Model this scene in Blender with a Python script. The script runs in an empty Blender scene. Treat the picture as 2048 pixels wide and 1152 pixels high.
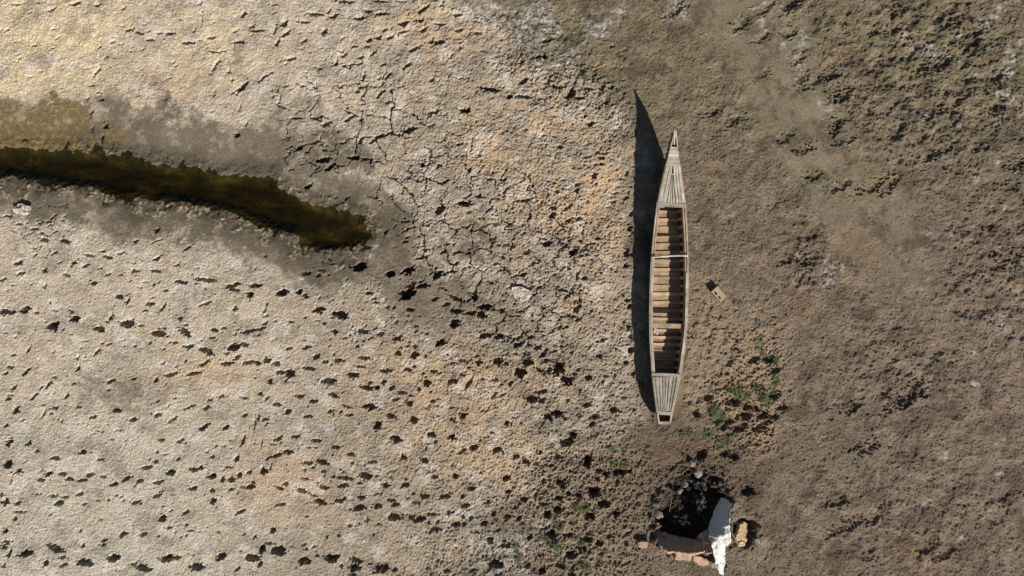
import bpy, bmesh, math, random
import numpy as np
from mathutils import Vector

# ------------------------------------------------------------------ camera, sky, sun, exposure
scene = bpy.context.scene
D = 13.65                                   # drone height above the mud, metres
cam = bpy.data.cameras.new('camera')
cam.lens = 24.0; cam.sensor_width = 36.0; cam.clip_end = 1000.0
camo = bpy.data.objects.new('camera', cam)
camo.location = (0, 0, D); camo.rotation_euler = (0, 0, 0)
scene.collection.objects.link(camo); scene.camera = camo

SUN_EL = math.radians(36.0)
SUN_AZ = (0.52, -0.854)                     # horizontal direction towards the sun
world = bpy.data.worlds.new('World'); scene.world = world; world.use_nodes = True
wn = world.node_tree.nodes; wl = world.node_tree.links
sky = wn.new('ShaderNodeTexSky'); sky.sky_type = 'NISHITA'; sky.sun_disc = False
sky.sun_elevation = SUN_EL; sky.sun_rotation = math.atan2(SUN_AZ[0], SUN_AZ[1])
wl.new(sky.outputs[0], wn['Background'].inputs[0]); wn['Background'].inputs[1].default_value = 0.05
sl = bpy.data.lights.new('sun', 'SUN'); sl.energy = 5.0; sl.angle = math.radians(0.5); sl.color = (1.0, 0.965, 0.91)
slo = bpy.data.objects.new('sun', sl)
ldir = Vector((-SUN_AZ[0]*math.cos(SUN_EL), -SUN_AZ[1]*math.cos(SUN_EL), -math.sin(SUN_EL)))
slo.rotation_euler = ldir.to_track_quat('-Z', 'Y').to_euler(); slo.location = (8, -13, 12)
scene.collection.objects.link(slo)
vs = scene.view_settings
vs.view_transform = 'Standard'; vs.look = 'None'; vs.exposure = 0.55; vs.gamma = 1.0; vs.use_curve_mapping = False
scene.render.engine = 'CYCLES'

# ------------------------------------------------------------------ helpers
R = random.Random(7)
col = scene.collection
def P(px, py, z=0.0):
    """photo pixel (2048 wide) seen at height z above the mud -> world point"""
    k = (D - z)/D/100.0
    return Vector(((px-1024)*k, (576-py)*k, z))
def lin(r, g, b, m=1.0):
    f = lambda c: (c/255/12.92 if c/255 <= .04045 else ((c/255+.055)/1.055)**2.4)*m
    return np.array([f(r), f(g), f(b)], np.float32)
def ss(a, b, x):
    t = np.clip((x-a)/(b-a), 0, 1); return t*t*(3-2*t)
def tag(o, label=None, cat=None, group=None, kind=None):
    if label: o['label'] = label
    if cat: o['category'] = cat
    if group: o['group'] = group
    if kind: o['kind'] = kind
    return o
def empty(name, loc):
    o = bpy.data.objects.new(name, None); o.location = loc; o.empty_display_size = .2
    col.objects.link(o); return o
def mesh_obj(name, verts, faces, mat, parent=None, uvs=None, smooth=False, origin=None):
    """verts in world space; stored relative to the parent's (unrotated) location or to origin"""
    off = Vector((0, 0, 0))
    if parent is not None:
        p = parent
        while p is not None: off += p.location; p = p.parent
    elif origin is not None: off = Vector(origin)
    me = bpy.data.meshes.new(name)
    me.from_pydata([(v[0]-off[0], v[1]-off[1], v[2]-off[2]) for v in verts], [], faces)
    if uvs is not None:
        ul = me.uv_layers.new(name='grain')
        for lp in me.loops: ul.data[lp.index].uv = uvs[lp.vertex_index]
    if smooth:
        for p in me.polygons: p.use_smooth = True
    me.materials.append(mat)
    o = bpy.data.objects.new(name, me); col.objects.link(o)
    if parent is not None: o.parent = parent
    elif origin is not None: o.location = origin
    return o

# ------------------------------------------------------------------ noise
_rs = np.random.RandomState(3)
_perm = _rs.permutation(256).astype(np.int32); _perm = np.concatenate([_perm, _perm])
_ga = np.arange(256)*2*np.pi/256*7.0
_gx = np.cos(_ga).astype(np.float32); _gy = np.sin(_ga).astype(np.float32)
def perlin(x, y, seed=0):
    x = (x + seed*17.37).astype(np.float32); y = (y + seed*9.71).astype(np.float32)
    xf = np.floor(x); yf = np.floor(y)
    xi = xf.astype(np.int32) & 255; yi = yf.astype(np.int32) & 255
    x = x - xf; y = y - yf
    u = x*x*x*(x*(x*6-15)+10); v = y*y*y*(y*(y*6-15)+10)
    a = _perm[xi]; b = _perm[xi+1]
    def g(h, dx, dy): return _gx[h]*dx + _gy[h]*dy
    n00 = g(_perm[a+yi], x, y); n10 = g(_perm[b+yi], x-1, y)
    n01 = g(_perm[a+yi+1], x, y-1); n11 = g(_perm[b+yi+1], x-1, y-1)
    return (n00*(1-u)+n10*u)*(1-v) + (n01*(1-u)+n11*u)*v
def fbm(x, y, wl_, octv=3, seed=0, gain=.5):
    s = 0; a = 1.0
    for i in range(octv):
        s = s + a*perlin(x/wl_, y/wl_, seed+i*3); wl_ *= .5; a *= gain
    return s

# ------------------------------------------------------------------ ground grid
def axis(half, step, growth, far):
    a = list(np.arange(0, half, step)); s = step
    while a[-1] < far: s *= growth; a.append(a[-1]+s)
    a = np.array(a); return np.concatenate([-a[:0:-1], a]).astype(np.float32)
STEP = 0.0153
ax = axis(10.75, STEP, 1.2, 220); ay = axis(6.25, STEP, 1.2, 220)
NX, NY = len(ax), len(ay)
X, Y = np.meshgrid(ax, ay)
inner = (np.abs(X) < 11.6) & (np.abs(Y) < 7.1)
det = (ss(13.5, 11.0, np.abs(X))*ss(9.0, 6.5, np.abs(Y))).astype(np.float32)     # fine relief fades where the grid is coarse
PX = X*100+1024; PY = 576-Y*100
w1 = fbm(X, Y, 1.1, 5, 1, .58); w2 = fbm(X, Y, 1.1, 5, 11, .58)
w3 = fbm(X, Y, .16, 2, 21); w4 = fbm(X, Y, .16, 2, 31)
QX = PX + 62*w1 + 18*w3; QY = PY + 62*w2 + 18*w4
def blob(cx, cy, rx, ry, ang=0, soft=.5):
    c, s = math.cos(math.radians(ang)), math.sin(math.radians(ang))
    dx, dy = QX-cx, -(QY-cy)
    r = np.sqrt(((dx*c+dy*s)/rx)**2 + ((-dx*s+dy*c)/ry)**2)
    return ss(1+soft, 1-soft, r)

# water outline in photo pixels, running on past the left edge of the frame
WAT = [(-2600,150),(-700,262),(0,291),(60,294),(130,301),(200,297),(240,311),(290,316),(340,331),(380,331),(430,346),(480,347),(512,352),(540,347),
       (562,377),(590,387),(620,402),(650,413),(690,417),(720,432),(745,457),(750,475),(735,482),(700,499),(650,507),(612,499),(582,470),(530,459),
       (490,440),(450,424),(400,414),(350,405),(300,404),(260,394),(222,397),(190,381),(140,374),(100,371),(50,359),(0,354),(-700,345),(-2600,300)]
def poly_sd(px, py, poly):
    d = np.full(px.shape, 1e9, np.float32); inside = np.zeros(px.shape, bool)
    n = len(poly)
    for i in range(n):
        x0, y0 = poly[i]; x1, y1 = poly[(i+1) % n]
        ex, ey = x1-x0, y1-y0
        t = np.clip(((px-x0)*ex+(py-y0)*ey)/(ex*ex+ey*ey), 0, 1)
        d = np.minimum(d, (px-x0-t*ex)**2+(py-y0-t*ey)**2)
        c = ((y0 > py) != (y1 > py)) & (px < (x1-x0)*(py-y0)/(y1-y0+1e-9)+x0)
        inside ^= c
    return np.where(inside, -np.sqrt(d), np.sqrt(d))/100.0
sd = np.full(X.shape, 9.0, np.float32)
mx = int(np.searchsorted(ax, (1000-1024)/100.0))
sd[:, :mx] = poly_sd(PX[:, :mx], PY[:, :mx], WAT)
sdn = sd + .24*w1 + .08*w3 + .10*w2

# zones
xb = np.interp(QY, [-3000,0,60,120,190,250,330,500,750,860,900,960,1010,1080,1152,4000],
                   [300,945,1005,1090,1190,1255,1280,1278,1290,1260,1190,1090,1030,980,940,700])
brown = ss(-40, 45, QX-xb)
clump = np.clip(np.maximum.reduce([blob(1170,1040,150,150,0,.35), blob(1490,810,85,85,0,.35), blob(1150,185,110,38,-20,.5)*.8, blob(1235,270,40,60,0,.5)*.35,
                                   blob(1400,960,90,60,0,.5)*.4, blob(1535,700,32,75,10,.5)*.75, blob(990,1130,120,70,0,.5)*.5,
                                   blob(1110,110,90,60,-40,.5)*.55]), 0, 1)
clump *= 1-blob(1330,600,50,310,0,.25)
penin = np.maximum(blob(1465,745,110,150,-12,.35), blob(1420,620,55,70,0,.5)*.8)
hum = np.maximum.reduce([blob(1880,160,230,230,0,.5), blob(1600,110,110,120,30,.5)*.9, blob(1720,350,110,60,0,.5)*.8,
                         blob(2000,520,110,200,0,.6)*.8, blob(1800,740,150,120,0,.6)*.7, blob(1600,520,60,50,0,.5)*.8,
                         blob(1850,1000,230,150,0,.6)*.5, blob(1130,60,170,80,0,.6)*.5, blob(1440,240,90,60,0,.5)*.5])
track = ss(110, 35, np.abs((PX-1500)*.86-(PY-40)*.5 + 60*w1))*(PX > 1350)*ss(700, 300, PY)
hum = hum*(1-.9*track)
wet = np.clip(ss(1.0, .3, sdn-.25*ss(360, 300, PY)) , 0, 1)
wet = np.maximum.reduce([wet, blob(800,545,120,50,-15,.5)*.8, blob(860,585,100,45,-20,.6)*.7, blob(940,630,90,32,-10,.6)*.6, blob(620,310,120,60,-10,.5)*.8,
                         blob(930,475,60,30,0,.5)*.5, blob(225,790,60,45,0,.6)*.4, blob(300,250,150,40,-10,.5)*.7, blob(715,370,60,60,0,.5)*.6, blob(610,250,60,50,0,.6)*.35])
wet = ss(.02, .72, np.clip(wet, 0, 1) + .50*fbm(X, Y, .36, 6, 23, .75)*ss(0, .2, wet)*ss(1.1, .8, wet))*(1-brown)
print('zones done')

# ------------------------------------------------------------------ height
rs0 = np.random.RandomState(12)
H = .028*fbm(X, Y, 2.2, 2, 41)
left = (1-brown)
rghl = .75+.9*ss(500, 1150, QX)
wn_ = rs0.normal(size=X.shape).astype(np.float32)
wn2 = rs0.normal(size=X.shape).astype(np.float32); wn2 = (wn2+np.roll(wn2, 1, 0)+np.roll(wn2, 1, 1)+np.roll(np.roll(wn2, 1, 0), 1, 1))*.5
H += det*left*(1-.6*wet)*(.0085*rghl*fbm(X, Y, .15, 3, 51, .6) + .0030*wn_ + .0056*wn2*rghl)
H += det*left*(1-.5*wet)*(.025+.014*ss(350, 150, PY))*rghl*fbm(X, Y, .46, 4, 59, .58)
H += det*left*.045*fbm(X, Y, 1.1, 2, 43)
rg = fbm(X + .03*w3, Y + .03*w4, .21, 4, 61, .6)
H += det*brown*(1-.85*track)*(.022*rg + .022*fbm(X, Y, .7, 3, 63, .6) + .0042*wn_*(1-.5*track) + .0048*wn2*(1-.6*track))
H += det*hum*(.085*fbm(X, Y, .42, 5, 71, .66) + .020*fbm(X, Y, .10, 2, 75))
bl = np.abs(fbm(X, Y, .30, 4, 81, .62))
H += det*clump*(.055*bl - .01 + .034*fbm(X, Y, .13, 4, 85, .72) + .006*wn2)
H += det*penin*(.026*fbm(X, Y, .13, 3, 91, .6))
# pond basin, ragged where the mud meets the water plane
ZW = -.10
basin = np.where(sd > 0, ZW + (.10)*ss(-.05, 1.3, sd) + .010*ss(0, .03, sd),
                 ZW - .022*ss(-.01, .08, -sd) - .11*ss(.03, .26, -sd)*(.35+.65*ss(760, 560, PX)))
near = ss(1.5, .9, sd)
rag = .040*fbm(X, Y, .26, 5, 95, .65)
H = H*(1-.75*ss(.6, 0, np.abs(sd))*near) + np.where(near > 0, basin, 0)*near*1.0 + det*rag*ss(.34, .05, np.abs(sd-.02))
H += det*ss(-.15, -.4, sd)*(.045*perlin(X/.34+Y/.5, Y/.20+.4*w1, 99) + .012*fbm(X, Y, .14, 2, 98))
print('height base done', X.shape)

H += det*.03*ss(.02, .3, fbm(X, Y, .35, 4, 121))*ss(.30, .16, np.abs(sdn-.10))*(QY > 330)*(1-brown)*(.6+fbm(X, Y, .07, 3, 122))
# ------------------------------------------------------------------ stamped holes, read off the photograph tile by tile (tile pixels, 4x zoom)
T = {}
T[0,0] = """135,30,70,25,10 300,15,35,20,0 415,75,90,25,15 605,30,90,35,10 785,45,60,30,20 990,62,40,20,40 55,240,40,20,30 1045,238,80,30,5 980,208,35,18,0
1120,265,70,25,-30 1185,250,50,20,20 1195,312,60,25,-5 1360,265,65,30,5 1275,260,40,20,0 1500,338,120,28,-5 1690,298,65,25,0 1910,330,90,35,15 1870,370,50,15,70
1950,110,60,40,70 1615,150,130,18,95 1600,30,50,25,80 2020,210,60,30,20 2030,245,60,25,5 790,370,40,25,20 965,350,50,22,5 895,330,50,20,45 840,455,50,20,35
770,565,90,28,40 725,682,55,20,10 785,735,40,20,10 1725,520,110,30,65 1685,590,40,15,20 1710,745,80,22,80 1940,695,120,45,55 1855,640,30,25,60 1915,860,80,18,80
1970,990,50,18,60 1890,1080,60,40,70 825,1000,45,45,0 720,1020,60,25,80 720,890,60,30,60 800,1090,60,25,75 695,785,40,20,50 810,795,45,25,10 325,570,40,15,10
160,330,50,15,30 150,435,40,15,30 275,360,60,20,20 235,620,50,12,20 1705,412,60,20,0 1765,410,50,20,10 1650,350,80,12,-45 1440,158,40,18,10 1510,140,50,12,10
1885,250,60,20,40 1385,500,35,15,60 1830,560,60,18,75 1555,245,40,25,80 1165,195,40,15,10 15,530,30,15,0 1860,490,25,15,40"""
T[512,0] = """225,185,60,50,60 150,235,90,22,80 240,265,80,40,35 30,240,70,25,-10 375,170,110,25,-5 470,105,130,30,-10 620,125,90,35,15 655,75,40,15,0 580,85,50,25,40
140,35,60,20,10 700,10,130,35,0 620,5,60,20,0 835,150,100,35,5 890,85,90,30,-20 1010,115,90,35,0 1000,8,110,25,0 1160,10,80,20,0 1435,8,50,18,0 1490,35,70,25,60
1330,80,100,35,25 1220,110,45,20,60 1310,160,80,30,0 1175,185,80,45,15 1260,150,50,20,90 1470,190,80,28,-10 1605,118,80,30,5 1620,240,70,30,10 1765,172,70,22,-5
1770,262,70,28,-5 1700,262,40,15,0 1340,240,70,30,30 1160,260,100,30,15 1075,300,60,30,20 1030,240,50,25,0 1080,235,30,15,0 980,300,60,35,30 905,320,50,40,60
890,372,45,25,10 790,370,60,25,10 945,425,70,28,35 835,460,55,25,10 700,440,60,25,30 690,410,30,20,50 1470,335,110,35,15 1405,320,50,40,45 1275,385,110,30,38
1560,445,90,18,45 1645,380,40,22,10 1210,525,100,30,42 1055,610,90,30,45 985,625,30,25,50 860,610,80,30,75 810,715,70,35,75 990,750,80,35,45 1050,820,40,25,50
1025,515,60,25,25 285,470,80,28,15 235,475,30,15,60 500,545,60,18,-20 385,320,60,28,30 540,250,50,45,60 345,262,25,15,0 430,250,30,12,20 370,380,40,20,10
440,415,30,15,0 60,620,110,25,40 125,580,40,18,30 135,770,40,20,10 640,510,50,40,60 170,340,60,40,70 1870,710,150,40,-5 1800,695,40,30,80 1670,885,70,50,20
1415,895,110,35,15 1400,1000,60,20,20 740,945,90,30,40 835,945,70,25,75 560,990,80,40,20 1220,1040,110,45,15 1515,912,50,20,20 975,1100,140,35,35 490,1125,80,30,40
1635,625,30,18,0 1720,590,30,15,60 1520,745,30,15,45 1405,635,40,25,60 1935,405,50,15,65 2015,460,60,18,80 1765,510,18,14,0 1960,1055,26,18,0 2010,1045,24,18,0
1940,1015,22,14,0 1880,1095,26,20,45 1895,1135,26,16,45 1815,1145,30,15,0 2030,775,50,40,0 650,1050,30,22,80 690,1140,60,20,0 830,1130,50,30,80"""
T[0,288] = """60,575,80,22,-5 155,640,55,20,0 275,680,60,25,0 410,580,110,20,40 350,765,80,30,-20 515,775,85,32,-10 1245,690,60,35,40 1080,775,40,28,30 1250,770,90,15,25
1500,830,80,22,20 715,890,80,28,-10 825,858,50,28,20 870,905,70,28,-10 970,870,70,22,10 600,945,80,30,45 690,970,60,30,20 1260,915,70,30,25 1075,1015,80,30,-5
1245,1012,90,30,0 530,1045,60,30,-20 170,1035,80,30,10 365,1005,50,40,70 755,1112,60,32,-10 1450,1105,100,32,-10 1650,1085,170,35,0 1415,968,50,25,25 1150,1105,50,15,0
1225,1125,30,25,60 1265,1105,30,18,60 870,1045,50,20,10 970,1045,35,18,10 1045,1095,40,16,0 360,1130,50,30,45 1860,1130,120,35,5 2030,1130,70,35,0 20,1085,50,30,20
440,870,60,20,20 280,890,40,25,30 150,950,80,40,30 480,945,50,20,20 320,825,30,18,40 810,995,35,18,0"""
T[512,288] = """340,35,60,40,45 540,125,110,45,15 590,185,100,40,45 485,195,50,22,20 790,110,110,40,15 855,125,40,25,0 410,335,70,30,35 270,200,50,20,10 510,405,25,15,45
540,415,30,15,30 630,425,35,20,40 715,435,60,20,40 1330,165,50,40,0 1460,170,40,35,20 1470,525,70,50,30 1665,480,80,45,10 1890,235,25,25,60 1865,285,50,30,30
1785,165,20,14,0 1820,175,26,18,60 1780,75,36,26,60 1710,210,35,35,50 1780,415,60,30,30 1185,590,24,16,20 1210,615,30,15,20 1285,607,34,16,0 1330,625,26,18,0
1370,650,40,22,10 1395,600,24,14,0 1105,655,60,15,55 1030,705,50,22,60 1205,745,40,18,20 1305,735,55,20,30 1190,780,50,22,20 1110,825,40,12,10 820,985,100,60,10
1070,1040,70,50,10 1215,1015,80,50,10 1450,1050,80,55,30 1500,865,50,25,20 1585,870,40,30,20 1705,840,30,20,10 1920,530,30,22,60 1945,545,30,18,0 2000,530,30,26,45
1910,635,24,16,20 1900,755,50,22,20 1890,790,16,16,0 1940,808,24,18,20 1980,815,20,16,20 1785,595,20,18,0 1330,1135,100,40,5 1240,1135,60,45,20 400,1035,60,25,0
490,1050,40,30,30 370,1035,30,22,0 520,1005,60,20,0 20,1135,50,30,10 1240,1075,30,15,20 1610,955,40,30,30 70,895,30,18,20"""
T[0,576] = """30,190,80,45,0 95,195,50,35,0 205,170,80,50,10 295,195,50,25,0 435,305,80,70,20 600,245,80,45,5 400,115,35,25,60 440,180,60,20,-20 580,190,60,30,-40 955,70,65,35,-20
1020,105,70,30,65 890,235,90,35,58 1195,128,75,35,-5 1300,150,80,30,60 1155,180,40,22,20 800,325,95,45,5 1020,285,110,50,-5 1050,255,40,25,0 1120,300,50,20,0
1270,365,105,50,-5 1290,325,60,25,0 1475,350,90,50,-30 1490,295,40,25,10 1440,245,45,30,-10 1325,20,40,20,0 1390,42,40,18,0 1480,165,25,20,30 1640,122,80,25,15
1880,160,45,35,70 1870,10,110,28,-5 2000,55,50,50,45 1715,335,60,38,-5 1790,318,50,20,0 1900,330,50,14,0 1990,345,110,30,5 1385,438,75,25,0 1200,435,40,18,0
1080,462,40,18,-10 985,420,50,14,0 675,425,60,18,0 875,445,35,20,10 815,445,25,22,40 1300,485,40,20,0 1510,470,80,30,-5 1600,420,60,14,0 1700,395,70,20,10
1720,420,40,15,20 1650,505,110,45,-20 1875,475,90,50,5 1955,450,70,35,-10 1810,520,50,25,10 1895,555,70,35,35 1635,598,110,30,28 1815,605,90,30,10 1990,595,120,35,10
1480,585,35,25,50 1370,690,110,30,18 1540,685,110,28,12 1610,655,40,15,0 1250,735,40,30,40 1065,728,40,22,20 1310,600,40,25,60 225,490,60,25,58 100,540,40,25,0
775,510,80,28,58 625,640,60,28,60 610,560,50,18,20 40,360,50,15,10 75,635,55,28,0 205,670,80,32,45 45,680,50,30,20 385,770,90,30,45 105,800,60,30,50 85,857,50,15,0
60,890,60,28,5 265,870,70,30,35 320,800,50,20,30 430,830,40,18,40 525,865,60,25,55 590,765,60,25,15 890,745,80,30,15 875,815,40,22,20 120,980,70,45,55 340,1010,80,25,65
440,960,50,28,10 335,935,40,18,10 400,1005,25,20,30 625,950,50,22,5 745,1032,55,28,10 935,980,75,30,5 1065,1050,75,32,10 1270,1012,65,30,15 1385,1050,80,30,25
1520,950,80,25,25 1650,958,60,28,25 1690,895,22,20,40 1770,865,60,28,30 1950,880,70,22,5 1955,1020,45,25,10 1635,1115,80,38,25 1810,1115,65,32,30 950,1138,60,20,0
800,1145,70,18,0 45,1100,45,30,20 490,1062,30,20,0 625,1085,25,18,40 1330,768,18,14,0 430,712,40,20,0 150,350,40,15,-60 280,330,30,15,0 2035,1080,120,25,80 515,325,30,15,10 1220,75,40,14,0"""
T[512,576] = """205,40,95,50,5 345,30,50,40,20 395,60,50,30,-40 500,175,90,45,10 680,215,110,60,-15 70,160,110,25,60 75,225,50,20,10 155,265,40,22,0 275,272,40,20,0 70,285,50,25,40
35,325,70,25,25 15,375,50,20,25 385,240,35,18,0 490,260,35,15,0 505,80,24,22,50 595,100,70,14,15 700,115,25,18,0 850,170,24,20,10 880,245,40,12,20 605,235,30,15,0
630,348,50,35,-10 540,280,40,25,-40 705,400,36,20,10 770,310,30,20,70 855,345,100,35,-15 785,345,40,20,90 765,410,30,20,60 750,375,20,18,0 810,465,25,25,30 865,420,25,22,30
850,450,20,16,30 915,400,50,20,30 960,320,40,18,30 990,370,60,32,5 1050,450,20,16,0 1130,405,80,35,15 1145,380,50,20,0 1050,150,30,25,60 1105,155,30,28,50 980,160,22,22,30
960,115,60,20,0 950,80,40,20,0 1215,50,120,70,20 905,40,60,30,10 1040,90,20,20,0 1230,175,60,30,0 1430,90,60,30,20 1600,80,120,35,-35 1750,70,90,40,85 1600,185,110,35,0
1720,200,80,35,0 1805,215,60,50,0 1830,155,90,45,5 1520,130,70,30,20 1590,285,80,60,10 1945,390,80,40,15 1840,380,120,40,0 1970,180,50,35,60 1120,270,40,22,40 1090,235,25,14,0
1215,225,30,18,0 1305,225,25,18,0 1220,265,30,15,0 1275,305,35,25,20 1275,345,25,22,50 1295,370,18,18,0 1325,355,20,14,0 1365,365,40,16,0 1215,432,26,22,0 1210,465,36,24,10
1270,465,34,26,0 1155,475,22,20,0 1110,475,40,14,0 1340,495,24,20,0 1390,512,24,22,0 1355,540,22,20,0 1270,535,60,45,0 1140,520,50,38,0 1190,500,26,14,0 1515,582,22,16,0
1480,440,80,45,20 1510,435,24,18,0 1575,600,60,22,0 1580,635,22,14,0 1660,575,70,25,15 1760,545,40,22,0 1820,530,22,16,0 1785,595,60,40,45 1700,635,40,20,0 1730,655,20,16,0
1930,590,70,50,10 2005,605,40,35,20 1650,690,60,22,0 1420,668,60,26,0 1330,685,26,20,0 1365,760,60,45,0 1300,805,50,28,-50 1570,745,90,35,20 1705,760,110,35,60 1810,725,55,22,-10
1915,730,60,25,5 2035,765,50,30,60 1910,850,70,25,58 1525,845,30,16,0 255,485,60,28,20 400,475,70,30,20 485,550,80,40,40 655,580,70,30,-5 690,575,60,20,-10 555,590,60,25,0
600,615,25,18,0 85,580,60,40,0 155,605,50,35,0 15,600,40,40,0 190,675,65,35,-5 265,690,70,60,20 425,648,95,38,0 110,745,50,40,60 240,735,50,20,50 870,560,90,30,-10
840,628,60,22,0 1040,662,95,30,5 1215,650,50,30,-10 1265,630,40,28,0 580,745,100,45,0 775,700,100,42,5 890,800,110,38,-5 965,800,50,40,30 905,760,40,25,20 1020,755,40,40,30
1085,800,50,35,10 1165,835,80,25,-15 1240,860,60,18,0 1115,895,65,25,5 1225,925,70,40,0 1410,905,50,25,10 1435,945,40,14,0 1365,962,35,16,0 615,855,85,30,-15 345,865,65,30,10
460,905,70,26,0 170,930,65,28,0 255,990,65,40,10 410,1028,75,26,10 600,985,65,30,5 720,945,100,25,-15 740,1015,65,25,0 905,955,100,45,0 1080,1025,80,38,-10 1265,1055,75,45,-20
970,1105,70,55,70 70,1050,60,28,10 35,845,45,30,10 85,885,60,22,55 15,1040,60,30,80 1455,1025,25,16,0 1570,1050,50,30,0 1660,1020,60,45,40 1560,960,50,18,30 1730,965,20,14,0"""
T[0,864] = """80,80,60,45,40 230,85,50,35,60 300,148,45,26,5 450,205,75,30,0 665,158,65,32,0 815,218,75,25,8 1290,65,55,30,5 1445,70,75,28,28 885,60,35,15,0 1000,70,30,12,0 1250,160,25,22,40
1320,180,90,14,10 1425,215,40,25,20 1170,285,85,30,5 1370,325,70,45,0 65,255,65,60,20 155,310,70,40,25 90,370,90,25,80 335,382,65,30,0 390,335,65,40,20 505,335,75,28,0
560,375,65,32,5 715,345,70,30,15 660,385,75,28,0 830,355,45,22,5 800,352,18,14,0 1010,375,90,28,30 925,415,60,35,20 1120,390,60,28,20 1265,405,75,28,12 1545,300,70,35,0
1605,290,50,35,40 1700,355,75,40,15 1780,375,50,40,70 1850,380,60,40,0 1830,280,70,20,0 1920,345,50,40,60 2000,320,50,28,10 2010,435,70,35,10 2020,395,60,22,5 1945,440,40,22,0
1845,455,45,22,0 1550,450,70,30,10 1695,470,50,30,5 1705,550,50,45,60 1700,200,45,25,30 1895,215,60,35,50 1945,60,110,25,75 1785,110,60,14,0 1720,103,30,14,0 1660,155,24,16,0
1850,130,30,15,10 300,495,50,16,0 430,510,80,25,10 520,520,60,20,10 635,495,65,32,25 510,425,22,14,0 470,570,75,38,15 145,565,65,30,5 45,555,60,50,60 10,495,30,30,0
160,640,100,20,5 115,690,50,30,75 775,550,50,22,5 865,545,25,20,0 930,505,30,20,40 965,518,28,20,30 985,545,24,20,60 1255,512,65,28,5 1280,480,50,20,20 1090,567,80,28,5
665,580,50,18,10 1305,685,65,45,45 1480,650,60,25,40 800,705,40,18,10 1355,765,45,22,10 1490,742,35,20,10 1400,800,25,18,0 1495,825,25,22,0 1530,785,45,22,10 1590,800,30,18,0
1665,762,30,14,0 1745,803,30,18,0 980,820,70,35,35 1140,820,65,30,10 1265,830,35,15,10 640,790,35,25,30 850,785,25,15,0 810,910,70,22,12 655,915,45,30,35 820,875,60,22,15
35,795,60,40,40 35,885,70,30,-10 20,925,60,40,-10 65,965,90,35,75 215,972,120,45,10 450,930,115,50,-20 510,1000,60,25,10 515,1060,60,28,20 675,1045,110,50,-10 910,1010,100,55,5
1140,1090,100,50,-5 1060,1060,50,25,10 1345,1010,110,50,5 1415,1005,50,40,30 1575,1080,100,55,5 1765,1000,90,50,10 2010,1010,110,50,0 1900,1100,60,25,25 1920,640,90,25,35
370,1050,60,40,60 20,1070,40,30,60 1950,815,35,18,20 2035,840,40,20,10 1240,235,50,25,0 1190,215,25,18,0"""
T[512,864] = """180,55,70,32,20 310,35,90,28,0 480,70,80,28,-10 140,95,60,18,0 40,90,90,22,85 640,122,75,25,-5 345,128,30,14,0 420,125,40,18,0 475,120,40,14,0 535,145,24,12,0 170,185,100,32,15
255,160,80,35,0 95,210,50,18,50 415,245,90,30,-10 530,240,100,35,-25 610,180,26,18,0 650,215,24,14,20 760,180,70,30,-10 770,245,35,22,20 935,235,70,28,0 870,262,22,18,0
890,292,22,14,0 120,275,60,20,80 65,310,60,45,10 455,285,32,22,0 385,298,26,22,0 220,270,18,14,0 390,370,70,25,0 545,350,26,20,0 620,355,40,25,20 700,365,130,30,-5 700,318,36,16,0
680,300,24,16,0 540,310,40,18,0 880,350,110,45,0 1080,358,24,18,0 1100,305,50,18,10 985,295,40,18,0 240,410,50,25,10 185,440,90,28,-25 365,465,90,30,-20 450,500,110,18,-15
540,445,85,30,-10 695,430,80,30,0 715,410,50,15,0 835,405,50,18,0 515,560,90,35,-20 605,570,30,18,0 665,548,75,28,0 710,530,30,25,60 845,522,60,30,0 770,540,30,12,0 195,575,90,22,15
1040,420,60,35,0 1190,425,60,40,0 1195,375,30,22,0 1120,55,80,55,-10 1180,205,60,40,-35 1345,230,70,40,-35 1405,20,65,45,0 1565,42,55,42,0 1435,78,30,22,20 1740,125,60,45,0
1655,145,60,25,40 1930,145,70,45,20 1430,358,50,35,-5 1595,355,55,35,-5 1730,452,60,35,0 1240,262,22,14,0 820,605,95,40,10 880,605,22,18,0 975,590,80,35,5 1085,545,70,30,0
1115,580,60,32,0 1120,510,22,16,0 1260,495,30,22,0 1210,532,24,20,0 1345,518,80,35,0 1510,515,90,35,5 1555,490,40,22,0 1285,565,60,22,0 1255,532,30,14,0 985,490,50,22,0
1085,500,30,14,0 1105,680,100,45,0 1165,680,26,22,0 1215,660,35,22,0 1300,640,20,20,0 1245,690,50,30,-30 1310,700,80,45,10 1405,655,90,25,0 1545,645,55,35,0 1680,592,70,35,0
1650,520,40,30,70 885,700,50,30,70 985,735,50,20,5 745,750,40,22,10 825,735,20,18,0 1450,718,36,22,0 1435,775,95,35,-5 1390,805,30,26,60 1545,790,35,18,0 1600,740,70,40,10
1665,738,40,30,0 1745,795,75,30,0 1935,787,45,28,0 1820,735,50,40,20 1375,725,26,26,0 1720,685,30,25,0 1655,680,30,26,0 570,838,36,28,20 660,830,36,20,0 140,785,50,40,60
175,950,110,65,-5 45,940,70,45,60 380,1040,90,55,0 600,1015,90,60,0 485,990,36,22,0 380,905,50,20,0 400,940,35,26,0 465,915,50,20,0 280,912,40,15,0 100,890,80,22,10 205,850,20,14,0
680,1075,35,25,0 790,1085,90,55,0 770,1145,60,25,0 1000,1100,110,60,5 1110,1105,50,30,40 1140,1145,40,18,0 650,1000,50,30,0 800,1025,110,35,-10 30,1060,60,40,40 5,1020,40,30,60
1370,1100,35,20,20 1535,1110,70,28,15 1735,1105,70,25,0 1980,910,60,30,20 1870,870,50,50,20 1920,1060,110,60,10 2000,370,60,40,10 2020,480,40,35,20 1860,560,50,35,30 1900,650,50,35,60
2010,675,50,30,0 1950,1140,60,20,0"""
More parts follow.
